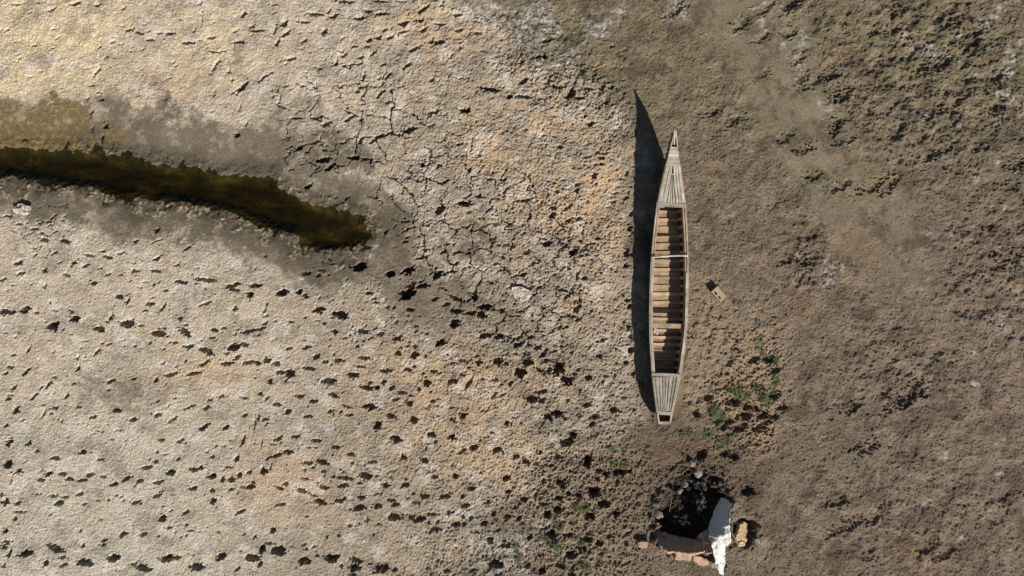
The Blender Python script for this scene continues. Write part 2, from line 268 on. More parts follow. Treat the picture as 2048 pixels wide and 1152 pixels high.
T[900,288] = """885,25,30,30,30 1020,40,22,20,60 795,88,35,22,0 1155,255,45,45,45 1110,185,35,18,0 1075,245,22,20,0 1015,325,35,35,30 1015,370,40,40,55 1135,310,20,16,0
1140,400,16,14,0 1165,402,18,14,0 1100,455,22,18,20 940,510,120,30,45 820,575,60,45,45 1025,600,50,30,0 945,615,50,30,10 1085,550,30,22,10 820,510,70,25,10 855,380,50,28,10
915,285,30,20,10 1410,245,26,24,30 1360,275,24,20,30 1305,465,50,22,10 1410,430,50,30,10 1275,285,18,16,0 1445,335,22,20,0 1180,755,50,28,0 1115,800,50,30,10 1040,775,40,30,30
1015,820,60,22,10 965,740,90,15,10 1060,695,60,20,80 1210,820,24,18,60 1095,880,40,20,0 980,870,60,50,35 1130,920,24,22,0 1065,965,40,20,0 1080,1070,35,32,40 1050,1070,22,20,60
580,1050,50,40,20 610,865,60,35,35 770,800,60,40,20 810,1015,28,16,0 770,995,40,20,0 835,1045,30,25,30 1450,780,22,22,0 1415,870,80,40,70 1405,975,45,35,30 1450,875,20,20,0
1440,680,40,36,40 1450,560,50,35,50 1240,75,60,22,10 1180,65,35,22,20 1215,115,45,30,0 1100,105,90,18,5 1160,165,40,14,10 1345,240,16,14,0 660,1135,24,18,0 480,1145,24,16,0
1030,1025,30,12,0 1140,1025,24,12,0 1325,390,40,14,10"""
T[900,576] = """1420,100,50,28,0 1440,145,45,35,60 1090,40,26,20,0 1130,110,28,22,0 1130,185,26,25,60 1215,75,28,22,10 1240,242,26,18,0 1260,282,22,18,0 1310,285,28,22,0 1025,255,60,22,20
755,160,35,22,0 815,160,22,18,0 850,158,22,18,0 655,210,26,26,30 660,262,30,22,0 935,312,26,26,20 935,65,60,35,40 905,228,26,12,0 940,228,20,14,0 850,575,24,20,40 845,505,24,24,30
830,462,35,18,0 700,480,60,35,10 610,350,30,20,0 645,395,60,30,20 620,600,80,50,10 565,680,70,70,20 720,655,90,35,-35 795,660,60,35,65 875,645,90,80,70 935,740,95,50,-25
735,830,90,30,10 660,890,100,50,0 735,900,50,35,20 855,1005,80,55,0 785,1030,60,45,0 1095,935,65,35,-10 1020,800,90,20,-40 1310,975,55,45,0 1110,720,60,35,10 1245,705,40,22,0
1315,700,50,30,60 1195,545,50,30,10 1160,1025,80,30,10 1225,415,40,35,20 1140,1090,50,35,20 1410,600,40,35,40 1470,690,40,35,40 1445,385,50,30,60 1430,310,40,30,0 1450,500,50,45,60
455,1085,40,40,20 1265,905,20,14,0 1470,975,30,22,0 1365,985,40,22,0 1420,905,25,18,0 1000,690,40,25,0 960,625,24,18,0 1020,660,26,18,0 905,570,24,18,0 525,518,24,20,0
585,515,20,20,0 635,515,24,22,0 545,455,80,40,10 740,540,50,35,10 770,580,60,25,0"""
T[1024,0] = """85,770,140,35,0 360,695,60,35,0 300,640,60,40,80 235,705,50,25,0 480,740,70,55,60 550,780,90,30,0 615,705,70,35,0 75,435,35,20,0 120,435,25,15,0 75,510,70,26,60
210,450,50,35,10 265,455,40,40,0 720,700,60,35,20 790,700,55,35,20 750,820,50,28,0 630,990,70,36,10 250,1080,28,20,0 345,1085,26,18,0 175,770,22,16,0 305,765,25,15,0 500,660,60,28,70
440,770,60,38,20 800,375,50,22,10 300,330,60,25,20 995,1065,40,28,60 90,650,90,36,25 150,640,40,26,60 330,680,36,26,0 430,840,30,20,0 560,560,60,22,30 690,630,60,22,10 640,640,36,20,0 700,860,40,26,0 590,930,40,26,30
660,600,40,20,20 250,330,50,22,30 150,470,40,18,40 520,850,24,18,0 580,880,28,20,0 640,880,24,18,20"""
T[1000,860] = """530,95,90,50,10 575,45,60,50,60 125,210,60,40,0 310,182,50,35,0 205,255,60,40,-10 285,268,40,32,0 395,280,60,30,0 455,205,50,35,10 690,250,90,60,70 470,415,55,45,0
345,485,45,28,0 345,410,40,35,60 190,550,60,38,0 335,585,70,30,0 465,540,60,40,10 455,630,60,45,0 545,505,40,35,60 620,515,60,35,0 745,490,90,70,0 835,345,50,45,0 780,318,40,35,0
940,330,100,50,0 1025,330,40,40,0 770,385,50,35,0 710,680,70,50,0 920,660,60,50,60 820,580,90,50,0 925,410,60,30,70 400,830,90,60,10 235,850,45,35,60 155,700,45,40,60 60,680,60,30,0
375,670,60,50,30 570,730,40,35,0 540,830,80,40,0 480,1075,80,40,0 570,1140,50,40,0 690,860,70,45,10 790,895,60,40,0 870,840,50,35,0 55,385,50,40,30 330,1120,70,40,30 220,1075,50,40,20
50,915,60,40,10 500,450,40,35,10 660,940,70,45,0 560,990,80,50,10"""
# holes round the stern plants and along the east bank, and the softer hollows of the trampled bank: (photo pixel, cm)
EXTRA = [(1495,980,13,11,0)]
for s in "515,740 575,805 620,745 770,680 800,590 930,605 960,680 1000,660 1095,690 915,820 800,690 770,780 720,830 1110,200 1040,95 890,95 985,770 395,500 270,660 330,1095 580,1085 670,1110 1080,470 610,530 690,540 1180,600".split():
    a, b = map(int, s.split(',')); EXTRA.append((1340+a/5.235, 700+b/5.235, 9+R.random()*5, 6+R.random()*4, R.uniform(-10, 30)))
SOFT = [(1745,370,26,9,28),(1812,792,36,13,35),(1710,812,18,8,40),(1606,520,10,12,60),(1574,518,9,7,40)]
for s in "165,265 250,465 270,620 360,660 550,720 590,770 1020,85 1000,245 1150,170 1450,180 1330,500 1400,500 1560,90 1630,320 1540,300 1730,500 1850,600 1790,720 1490,830 1330,895 1840,840 535,1005 600,940 130,1100 610,1110 1080,330 1250,520 200,10 480,600 1440,90".split():
    a, b = map(int, s.split(',')); SOFT.append((1536+a/4, b/4, 14+R.random()*10, 7+R.random()*4, R.uniform(15, 55)))
for s in "1270,100 960,330 570,330 360,250 1960,340 1990,160 1900,900 1840,860 1990,890 1400,30 280,30".split():
    a, b = map(int, s.split(',')); SOFT.append((1536+a/4, 288+b/4, 12+R.random()*9, 6+R.random()*4, R.uniform(10, 50)))
for s in "800,130 690,110 860,690 680,740 540,560 1590,640 1890,520 1280,920 800,1000 1400,980 560,780".split():
    a, b = map(int, s.split(',')); SOFT.append((1536+a/4, 864+b/4, 12+R.random()*10, 5+R.random()*4, R.uniform(5, 45)))
for s in "1990,300 1780,960 1610,890 1300,90 1830,190 2020,60 2000,590".split():
    a, b = map(int, s.split(',')); SOFT.append((1024+a/4, b/4, 13+R.random()*8, 6+R.random()*4, R.uniform(20, 50)))

def stamp(px, py, L, W, ang, depth, soft=.2, rim=.03, ragged=.55):
    cx, cy = (px-1024)/100, (576-py)/100
    a, b = L/200, W/200
    r = max(a, b)*2.2+.03
    i0, i1 = np.searchsorted(ax, [cx-r, cx+r]); j0, j1 = np.searchsorted(ay, [cy-r, cy+r])
    if i1-i0 < 2 or j1-j0 < 2: return
    x = X[j0:j1, i0:i1]-cx; y = Y[j0:j1, i0:i1]-cy
    c, s = math.cos(math.radians(ang)), math.sin(math.radians(ang))
    q = np.sqrt(((x*c+y*s)/a)**2+((-x*s+y*c)/b)**2)
    q = q*(1 + ragged*perlin((x+cx)/(b*1.1+.012), (y+cy)/(b*.8+.012), 5)) + ragged*.75*perlin((x+cx)/.055, (y+cy)/.034, 8) + ragged*.5*wn2[j0:j1, i0:i1]*.5
    H[j0:j1, i0:i1] += -depth*ss(1+soft, 1-soft, q) - .12*depth*ss(2.1, .9, q) + rim*depth*ss(1.0, 1.25, q)*ss(1.9, 1.25, q)
for (ox, oy), txt in T.items():
    z = 3.947 if ox == 1000 else 4.0
    for rec in txt.split():
        x, y, L, W, a = map(float, rec.split(','))
        L /= z; W /= z
        if L < W: L, W, a = W, L, a+90
        big = W > 10.5
        dep = min(.30, .0030*W+.0010*W*W)*R.uniform(.6, 1.15)
        # the dark blob read off the photo hugs the sunward wall: the hole reaches a little further away from the sun
        stamp(ox+x/z-.03*W, oy+y/z-.05*W, (L*1.0+.2 if big else L*.90+.3), (W*.98+.4 if big else W*.84+.5), a+R.uniform(-8, 8), dep, .10 if W > 9 else .25, .13)
for x, y, L, W, a in EXTRA: stamp(x, y, L*1.6, W*1.7, a, .010*W, .3)
for x, y, L, W, a in SOFT: stamp(x, y, L*2.0, W*2.2, a, .0048*W, .9, .6, .8)
for _ in range(420):                                    # insect and crab holes of the dry flat
    x, y = R.uniform(860, 1275), R.uniform(250, 890)
    if R.random() < .35: x, y = R.uniform(560, 1250), R.uniform(640, 1120)
    if R.random() < ss(850, 1200, np.array(x)) or R.random() < .3:
        q = 1.6+3.2*R.random()**2; stamp(x, y, q*R.uniform(1, 1.8)+.5, q+.4, R.uniform(-20, 60), .009*q+.012, .25)
for _ in range(900):
    x, y = R.uniform(0, 1000), R.uniform(520, 1152) if R.random() < .7 else R.uniform(0, 230)
    q = 1.2+2.6*R.random()**2; stamp(x, y, q*R.uniform(1.2, 2.6)+.5, q+.4, R.uniform(-10, 50), .006*q+.004, .55, .2)
print('stamps done')

# ------------------------------------------------------------------ drying cracks
def voro_cracks(mask, cell, seed, halfw, depth, keep):
    jj, ii = np.where((mask > .03) & inner)
    if len(jj) == 0: return
    m = mask[jj, ii]
    x = X[jj, ii]; y = Y[jj, ii]
    x = x + .34*cell*fbm(x, y, cell*.6, 3, seed) + .02*perlin(x/.06, y/.06, seed+1)
    y = y + .34*cell*fbm(x, y, cell*.6, 3, seed+2) + .02*perlin(x/.06, y/.06, seed+3)
    gx = np.floor(x/cell).astype(np.int32); gy = np.floor(y/cell).astype(np.int32)
    def site(cx, cy):
        h = (cx*73856093 ^ cy*19349663 ^ seed*83492791) & 0x7fffffff
        h = (h*1103515245+12345) & 0x7fffffff; h2 = (h*1103515245+12345) & 0x7fffffff
        return (cx + .08+.84*(h % 10007)/10007.0)*cell, (cy + .08+.84*(h2 % 10009)/10009.0)*cell, (h >> 7) % 9973
    best = np.full(x.shape, 1e9); bx = np.zeros_like(best); by = np.zeros_like(best); bid = np.zeros(x.shape, np.int64)
    for a in (-1, 0, 1):
        for b in (-1, 0, 1):
            sx, sy, sid = site((gx+a).astype(np.int64), (gy+b).astype(np.int64))
            d = (sx-x)**2+(sy-y)**2; k = d < best
            best = np.where(k, d, best); bx = np.where(k, sx, bx); by = np.where(k, sy, by); bid = np.where(k, sid, bid)
    ed = np.full(x.shape, 1e9); eid = np.zeros(x.shape, np.int64)
    for a in (-2, -1, 0, 1, 2):
        for b in (-2, -1, 0, 1, 2):
            sx, sy, sid = site((gx+a).astype(np.int64), (gy+b).astype(np.int64))
            ex, ey = sx-bx, sy-by; l = np.sqrt(ex*ex+ey*ey); ok = l > 1e-6
            d = np.where(ok, ((sx+bx)/2-x)*ex/np.maximum(l, 1e-6)+((sy+by)/2-y)*ey/np.maximum(l, 1e-6), 1e9)
            k = d < ed; ed = np.where(k, d, ed); eid = np.where(k, sid*bid+sid+bid, eid)
    rnd = ((eid*2654435761) % 1000003)/1000003.0
    wdt = halfw*(.55+.6*rnd)*np.clip(.9+1.1*perlin(x/.22, y/.22, seed+7), .35, 1.5)*np.clip(m*1.6, 0, 1)*(rnd < keep)
    wdt = np.maximum(wdt, 1e-4)
    prof = ss(1.25, .55, ed/wdt)
    H[jj, ii] -= (depth*prof*(.6+.6*rnd)*np.clip(m*2, 0, 1)).astype(np.float32)
    lip = np.exp(-(ed/(cell*.16))**2)
    H[jj, ii] -= (.003*lip*m).astype(np.float32)
ck1 = np.maximum.reduce([blob(690,215,130,85,-10,.35), blob(830,235,90,45,0,.5)*.6, blob(650,300,110,40,0,.5)*.6])*(sd > .3)
ck2 = np.maximum.reduce([blob(1020,500,150,125,0,.35), blob(900,400,150,90,0,.5)*.85, blob(1060,620,120,70,0,.4)*.9, blob(860,500,60,60,0,.5)*.7])*(sd > .4)*(1-brown)
ck3 = np.maximum(blob(1440,675,55,40,0,.4)*.9, blob(90,440,60,40,0,.4)*.5*(sd > .2))
voro_cracks(ck1, .50, 5, .0150, .10, .76)
voro_cracks(ck1, .24, 15, .010, .05, .22)
voro_cracks(ck2, .44, 6, .0150, .10, .84)
voro_cracks(ck2, .22, 16, .010, .05, .30)
voro_cracks(ck3, .28, 7, .020, .05, .7)
print('cracks done')

# the fire pit by the rubble
PIT = [(1338,962),(1385,940),(1438,955),(1458,995),(1440,1040),(1428,1085),(1405,1103),(1345,1092),(1305,1075),(1312,1025),(1330,1000)]
def stamp_poly(poly, depth, edge, n=.07):
    xs = [p[0] for p in poly]; ys = [p[1] for p in poly]
    i0, i1 = np.searchsorted(ax, [(min(xs)-1024)/100-.4, (max(xs)-1024)/100+.4]); j0, j1 = np.searchsorted(ay, [(576-max(ys))/100-.4, (576-min(ys))/100+.4])
    s = (slice(j0, j1), slice(i0, i1))
    d = poly_sd(PX[s], PY[s], poly) + n*fbm(X[s], Y[s], .18, 3, 131)
    H[s] -= depth*ss(edge*.5, -edge, d)
    H[s] += .05*ss(.0, .08, d)*ss(.30, .08, d)*(1+fbm(X[s], Y[s], .1, 2, 133))
    return s, d
pit_s, pit_d = stamp_poly(PIT, .34, .20, .13)
H[pit_s] += ss(.1, -.1, pit_d)*(.06*fbm(X[pit_s], Y[pit_s], .16, 4, 137, .65)+.006*wn2[pit_s])
stamp_poly([(1468,1046),(1492,1036),(1510,1046),(1508,1072),(1490,1092),(1470,1085)], .26, .10, .04)
# the boat has pressed its bed flat
bd = ((PX-1333)/36)**4 + ((PY-590)/235)**4
flat = ss(1.7, .7, bd)
H = H*(1-flat) + flat*np.minimum(H, -.004)
H = H.astype(np.float32)
def hz(x, y):
    i = int(np.clip(np.searchsorted(ax, x), 0, NX-1)); j = int(np.clip(np.searchsorted(ay, y), 0, NY-1)); return float(H[j, i])
def G(px, py):
    p = P(px, py); return Vector((p.x, p.y, hz(p.x, p.y)))

# ------------------------------------------------------------------ ground colour (mud, salt, algae; no light)
AL = 0.82
C = np.empty(X.shape+(3,), np.float32); C[:] = lin(196,180,154,AL)
def mix(c, m, k=1.0):
    m = (np.clip(m, 0, 1)*k)[..., None]; C[:] = C*(1-m) + c*m
mix(lin(182,166,140,AL), ss(-.1, .35, fbm(X, Y, 1.6, 3, 101)), .6)
mix(lin(214,192,152,AL), np.maximum(blob(90,80,190,120,20,.6), blob(420,90,120,80,0,.7)*.6))
mix(lin(192,181,158,AL), ss(750, 950, PY)*ss(900, 500, PX), .8)
mix(lin(156,138,113,AL), ss(480, 900, QX+.25*QY-100), .72)
for b in [(985,290,85,40,-15),(430,740,90,45,0),(1090,225,95,22,-20),(1200,470,50,140,0),(880,760,140,60,0),(960,900,140,70,-20),(1215,360,60,60,0),(1110,400,70,60,0),(330,175,90,40,0),(900,60,120,40,0),(560,960,120,60,0),(1040,760,90,40,0)]:
    mix(lin(204,170,128,AL), blob(*b, .85), .50)
mix(lin(146,133,118,AL), ss(.02, .5, fbm(X, Y, .6, 6, 107, .68)), .55)
mix(lin(130,115,94,AL), brown)
mix(lin(130,118,88,AL), brown*ss(500, 100, PY)*.8)
mix(lin(141,121,102,AL), brown*ss(1500, 1900, QX)*ss(250, 700, QY), .7)
mix(lin(140,128,101,AL), brown*track, .85)
mix(lin(98,83,66,AL), brown*ss(.0, .45, fbm(X, Y, .7, 6, 103, .68)), .7)
mix(lin(168,145,116,AL), brown*ss(.08, .5, fbm(X, Y, .5, 6, 109, .7)), .5)
for b in [(1725,500,35,60,0),(1830,1110,70,30,0),(1590,600,50,30,0),(1730,370,40,20,0)]: mix(lin(142,108,66,AL), blob(*b, .9), .32)
mix(lin(168,146,117,AL), penin, .75)
mix(lin(178,150,112,AL), np.maximum(blob(1500,810,75,70,0,.6), blob(1500,720,40,50,0,.6)), .6)
mix(lin(160,140,112,AL), clump*ss(1350, 1250, PX)*ss(700, 850, PY), .7)
mix(lin(104,85,64,AL), blob(1390,950,130,110,0,.7), .65)
mix(lin(126,104,78,AL), blob(1330,900,90,40,0,.6), .5)
# wet mud round the pool, algae and pale crust at its rim
mix(lin(98,87,70,AL), wet, .92)
mix(lin(138,124,100,AL), blob(225,785,75,50,0,.8)*ss(-.4, .3, fbm(X, Y, .12, 4, 28, .7)), .8)
mix(lin(70,61,46,AL), ss(.55, .05, sdn)*(1-brown), .8)
an = fbm(X, Y, .5, 5, 26, .65)
alg = np.maximum(ss(1.5, .3, np.sqrt(((PX-10)/190)**2+((PY-262)/52)**2)+.8*an), .85*ss(1.4, .4, np.sqrt(((PX-110)/80)**2+((PY-228)/38)**2)+.8*an))
mix(lin(106,88,48,AL), ss(.25, .8, alg + .4*fbm(X, Y, .2, 5, 24, .7)), .85)
mix(lin(146,126,70,AL), alg*ss(.1, .4, fbm(X, Y, .09, 3, 25, .7)), .6)
cr = ss(.02, .3, fbm(X, Y, .35, 4, 121))
mix(lin(158,140,98,AL), cr*ss(-.1,.3,fbm(X, Y, .07, 3, 122))*ss(.34, .22, np.abs(sdn-.12))*(QY > 330)*(1-brown), .8)
mix(lin(160,148,122,AL), ss(.1, .5, fbm(X, Y, .3, 5, 125, .65))*wet*ss(.2, .5, sdn), .5)
bot = ss(-.05, .5, fbm(X*.45+Y*.35 + .1*w1, Y + .1*w2, .30, 4, 127, .6))
mix(lin(90,80,58,AL), ss(.03, -.06, sd))
mix(lin(146,128,76,AL), ss(.0, -.12, sd)*bot, .8)
# salt
for b in [(1205,40,22,18,0),(1655,540,20,12,0),(1603,95,16,8,-40),(1855,92,20,9,0),(1070,55,34,32,0),(1150,95,20,14,0),(1510,32,18,10,0),(1345,8,25,12,0),(925,535,18,14,-20),
          (2025,115,12,16,0),(2010,180,12,14,0),(1640,215,10,10,0),(1100,130,22,14,0),(2005,12,18,12,0),(980,15,34,26,0),(1090,1050,26,24,0),(880,415,30,16,0),(735,360,22,10,0),(130,620,30,10,-15),(1240,232,8,8,0),(1690,560,10,12,0),
          (1000,1110,40,30,0),(1870,240,10,6,0),(740,540,12,8,0),(2020,640,14,30,0),(1000,60,30,30,0)]:
    mix(lin(214,208,202,AL), blob(b[0], b[1], b[2]*1.15, b[3]*1.15, b[4], .8)*ss(-.35, .5, fbm(X, Y, .10, 4, 141, .7)), .72)
mix(lin(214,205,190,AL), left*(1-wet)*ss(.1, .55, fbm(X, Y, .5, 6, 143, .7)), .5)
tr_ = np.maximum.reduce([blob(830,575,110,40,-20,.7), blob(940,640,110,40,-15,.7), blob(1050,720,120,60,-20,.8)*.8, blob(1160,830,110,70,-30,.8)*.7])
mix(lin(128,113,92,AL), tr_*ss(-.5, .25, fbm(X, Y, .25, 5, 29, .7)), .7)
mix(lin(220,214,204,AL), brown*ss(1650, 1950, PX)*ss(.42, .75, fbm(X, Y, .3, 4, 145)), .5)
# ash in the fire pit
d = np.full(X.shape, 9, np.float32); d[pit_s] = pit_d
mix(lin(52,45,39,AL), ss(.12, -.08, d+.15*w3), .85)
mix(lin(120,112,104,AL), ss(.05, -.05, d)*ss(.1, .5, fbm(X, Y, .14, 3, 139, .6)), .6)
C *= (1+.16*fbm(X, Y, .05, 2, 151)+.14*fbm(X, Y, .3, 4, 153, .6)+.07*wn_)[..., None]
lum = C.mean(-1, keepdims=True); C = np.clip((lum + (C-lum)*.88)*np.array([1.0, .985, .972], np.float32), .008, .8)

# per-vertex zone weights for the shader: r = bank fibre, g = grain, b = wet
Z = np.ones(X.shape+(4,), np.float32)
Z[..., 0] = np.clip(brown+.5*clump, 0, 1); Z[..., 1] = np.clip(left*(1-.8*wet), 0, 1); Z[..., 2] = np.clip(ss(.5, 0, sdn)*left, 0, 1)

me = bpy.data.meshes.new('ground')
nv = NX*NY; nf = (NX-1)*(NY-1)
co = np.stack([X, Y, H], -1).reshape(-1).astype(np.float32)
idx = (np.arange(NY-1)[:, None]*NX+np.arange(NX-1)[None]).reshape(-1)
fc = np.stack([idx, idx+1, idx+NX+1, idx+NX], -1).reshape(-1).astype(np.int32)
me.vertices.add(nv); me.vertices.foreach_set('co', co)
me.loops.add(nf*4); me.loops.foreach_set('vertex_index', fc)
me.polygons.add(nf); me.polygons.foreach_set('loop_start', np.arange(0, nf*4, 4, dtype=np.int32))
me.polygons.foreach_set('use_smooth', np.ones(nf, bool))
a = me.attributes.new('albedo', 'FLOAT_COLOR', 'POINT')
a.data.foreach_set('color', np.concatenate([C, np.ones(C.shape[:2]+(1,), np.float32)], -1).reshape(-1))
a = me.attributes.new('zone', 'FLOAT_COLOR', 'POINT'); a.data.foreach_set('color', Z.reshape(-1))
me.update(calc_edges=True)
ground = bpy.data.objects.new('ground', me); col.objects.link(ground); tag(ground, kind='structure')
print('ground', nf*2, 'tris')

# ------------------------------------------------------------------ materials
def nmat(name):
    m = bpy.data.materials.new(name); m.use_nodes = True
    nt = m.node_tree; return m, nt, nt.nodes, nt.links, nt.nodes['Principled BSDF']
def math_n(nt, op, a, b=None):
    n = nt.nodes.new('ShaderNodeMath'); n.operation = op
    for i, v in enumerate((a, b)):
        if v is None: continue
        if isinstance(v, (int, float)): n.inputs[i].default_value = v
        else: nt.links.new(v, n.inputs[i])
    return n.outputs[0]
def noise_n(nt, vec, scale, detail=3, rough=.55, dist=0):
    n = nt.nodes.new('ShaderNodeTexNoise'); n.inputs['Scale'].default_value = scale; n.inputs['Detail'].default_value = detail
    n.inputs['Roughness'].default_value = rough; n.inputs['Distortion'].default_value = dist
    if vec is not None: nt.links.new(vec, n.inputs['Vector'])
    return n.outputs['Fac']
def ramp(nt, fac, a, b, lo=0.0, hi=1.0):
    n = nt.nodes.new('ShaderNodeMapRange'); n.inputs[1].default_value = a; n.inputs[2].default_value = b
    n.inputs[3].default_value = lo; n.inputs[4].default_value = hi; nt.links.new(fac, n.inputs[0]); return n.outputs[0]
def scale_col(nt, colr, fac):
    n = nt.nodes.new('ShaderNodeVectorMath'); n.operation = 'SCALE'
    if hasattr(colr, 'is_linked') or hasattr(colr, 'node'): nt.links.new(colr, n.inputs[0])
    else: n.inputs[0].default_value = colr[:3]
    if isinstance(fac, (int, float)): n.inputs['Scale'].default_value = fac
    else: nt.links.new(fac, n.inputs['Scale'])
    return n.outputs[0]
def bump(nt, h, strength, dist, normal=None):
    n = nt.nodes.new('ShaderNodeBump'); n.inputs['Distance'].default_value = dist
    if isinstance(strength, (int, float)): n.inputs['Strength'].default_value = strength
    else: nt.links.new(strength, n.inputs['Strength'])
    nt.links.new(h, n.inputs['Height'])
    if normal is not None: nt.links.new(normal, n.inputs['Normal'])
    return n.outputs[0]

m_ground, nt, N, Lk, bs = nmat('dried_mud')
at = N.new('ShaderNodeAttribute'); at.attribute_name = 'albedo'
zn = N.new('ShaderNodeAttribute'); zn.attribute_name = 'zone'
sp = N.new('ShaderNodeSeparateColor'); Lk.new(zn.outputs['Color'], sp.inputs[0])
pos = N.new('ShaderNodeNewGeometry').outputs['Position']
g1 = noise_n(nt, pos, 34, 3, .6); g2 = noise_n(nt, pos, 75, 2, .6); f1 = noise_n(nt, pos, 44, 4, .75, .15)
cm = math_n(nt, 'MULTIPLY', ramp(nt, g2, .25, .75, .80, 1.20), ramp(nt, f1, .25, .75, .86, 1.14))
Lk.new(scale_col(nt, at.outputs['Color'], cm), bs.inputs['Base Color'])
b1 = bump(nt, math_n(nt, 'ADD', math_n(nt, 'MULTIPLY', g1, .7), math_n(nt, 'MULTIPLY', g2, .4)), ramp(nt, sp.outputs[1], 0, 1, .35, 1.0), .05)
b2 = bump(nt, f1, ramp(nt, sp.outputs[0], 0, 1, 0, 1.0), .045, b1)
Lk.new(b2, bs.inputs['Normal'])
Lk.new(ramp(nt, sp.outputs[2], 0, 1, .95, .60), bs.inputs['Roughness'])
bs.inputs['Specular IOR Level'].default_value = .25
ground.data.materials.append(m_ground)

def wood(name, rgb, dark, var=.25, rough=.85):
    m, nt, N, Lk, bs = nmat(name)
    uv = N.new('ShaderNodeUVMap'); uv.uv_map = 'grain'
    mp = N.new('ShaderNodeMapping'); mp.inputs['Scale'].default_value = (3.0, 70, 1); Lk.new(uv.outputs[0], mp.inputs[0])
    gr = noise_n(nt, mp.outputs[0], 1.0, 4, .65, .3)
    mp2 = N.new('ShaderNodeMapping'); mp2.inputs['Scale'].default_value = (4, 9, 1); Lk.new(uv.outputs[0], mp2.inputs[0])
    st = noise_n(nt, mp2.outputs[0], 1.0, 4, .6)
    mx = N.new('ShaderNodeMix'); mx.data_type = 'RGBA'
    Lk.new(ramp(nt, math_n(nt, 'ADD', math_n(nt, 'MULTIPLY', gr, .55), math_n(nt, 'MULTIPLY', st, .45)), .36, .62), mx.inputs[0])
    mx.inputs[6].default_value = (*dark, 1); mx.inputs[7].default_value = (*rgb, 1)
    oi = N.new('ShaderNodeObjectInfo')
    gp = N.new('ShaderNodeNewGeometry').outputs['Position']
    stn = ramp(nt, noise_n(nt, gp, 5.0, 5, .7), .44, .66, 0, .75); mz = N.new('ShaderNodeMix'); mz.data_type = 'RGBA'
    Lk.new(stn, mz.inputs[0]); Lk.new(mx.outputs[2], mz.inputs[6]); mz.inputs[7].default_value = (*[float(v) for v in (dark*.72)], 1)
    Lk.new(scale_col(nt, mz.outputs[2], ramp(nt, oi.outputs['Random'], 0, 1, 1-var, 1+var*.5)), bs.inputs['Base Color'])
    bs.inputs['Roughness'].default_value = rough; bs.inputs['Specular IOR Level'].default_value = .2
    Lk.new(bump(nt, gr, .5, .006), bs.inputs['Normal'])
    return m
m_deck = wood('weathered_grey_wood', lin(196,185,168,.82), lin(138,126,110,.82))
m_rail = wood('worn_rail_wood', lin(196,180,156,.82), lin(140,122,98,.82))
m_in = wood('bare_tan_wood', lin(204,178,146,.84), lin(162,136,106,.84))
m_floor = wood('muddy_floor_wood', lin(184,158,126,.84), lin(130,110,86,.84))
m_hull = wood('tarred_hull_wood', lin(96,86,76,.8), lin(52,48,46,.8))
m_pole = wood('peeled_branch', lin(222,214,204,.82), lin(150,132,114,.82), .05)
m_twig = wood('dry_twig', lin(128,104,76,.8), lin(82,66,50,.8))
m_straw = wood('bleached_stem', lin(196,170,128,.8), lin(150,122,86,.8))

def plain(name, rgb, var=.2, sc=12, bscale=30, bstr=.4, bd_=.02, rough=.9, spec=.2):
    m, nt, N, Lk, bs = nmat(name)
    tc = N.new('ShaderNodeTexCoord').outputs['Object']
    a = noise_n(nt, tc, sc, 4, .6); b = noise_n(nt, tc, bscale, 4, .65)
    Lk.new(scale_col(nt, tuple(float(v) for v in rgb), math_n(nt, 'MULTIPLY', ramp(nt, a, .25, .75, 1-var, 1+var), ramp(nt, b, .25, .75, 1-var*.6, 1+var*.6))), bs.inputs['Base Color'])
    Lk.new(bump(nt, b, bstr, bd_), bs.inputs['Normal'])
    bs.inputs['Roughness'].default_value = rough; bs.inputs['Specular IOR Level'].default_value = spec
    return m
m_clay = plain('red_clay', lin(172,140,116,.8), .32)
m_clay2 = plain('tan_clay', lin(190,158,122,.8), .2)
m_block = plain('concrete_block', lin(164,146,120,.8), .15, 14, 60, .5, .008)
m_stone = plain('grey_stone', lin(132,122,110,.8), .25)
m_stone2 = plain('smoked_stone', lin(126,116,106,.8), .35)
m_ash = plain('sooty_stone', lin(70,64,58,.8), .45)
m_white = plain('white_plastic', lin(222,217,208,.8), .16, 7, 20, .8, .06, .6, .3)
m_rag = plain('pale_cloth', lin(178,165,148,.8), .12, 9, 30, .5, .02)
m_clod = plain('mud_clod', lin(124,104,78,.82), .3, 3, 60, .4, .01)

def leaf_mat(name, a, b):
    m, nt, N, Lk, bs = nmat(name)
    tc = N.new('ShaderNodeTexCoord').outputs['Object']
    n = noise_n(nt, tc, 14, 2); mx = N.new('ShaderNodeMix'); mx.data_type = 'RGBA'; Lk.new(ramp(nt, n, .35, .65), mx.inputs[0])
    mx.inputs[6].default_value = (*a, 1); mx.inputs[7].default_value = (*b, 1)
    Lk.new(mx.outputs[2], bs.inputs['Base Color']); bs.inputs['Roughness'].default_value = .7; bs.inputs['Specular IOR Level'].default_value = .2
    return m
m_leaf = leaf_mat('green_leaf', (.075, .10, .032), (.14, .16, .065))
m_dryleaf = leaf_mat('grey_green_leaf', (.14, .17, .10), (.24, .24, .17))

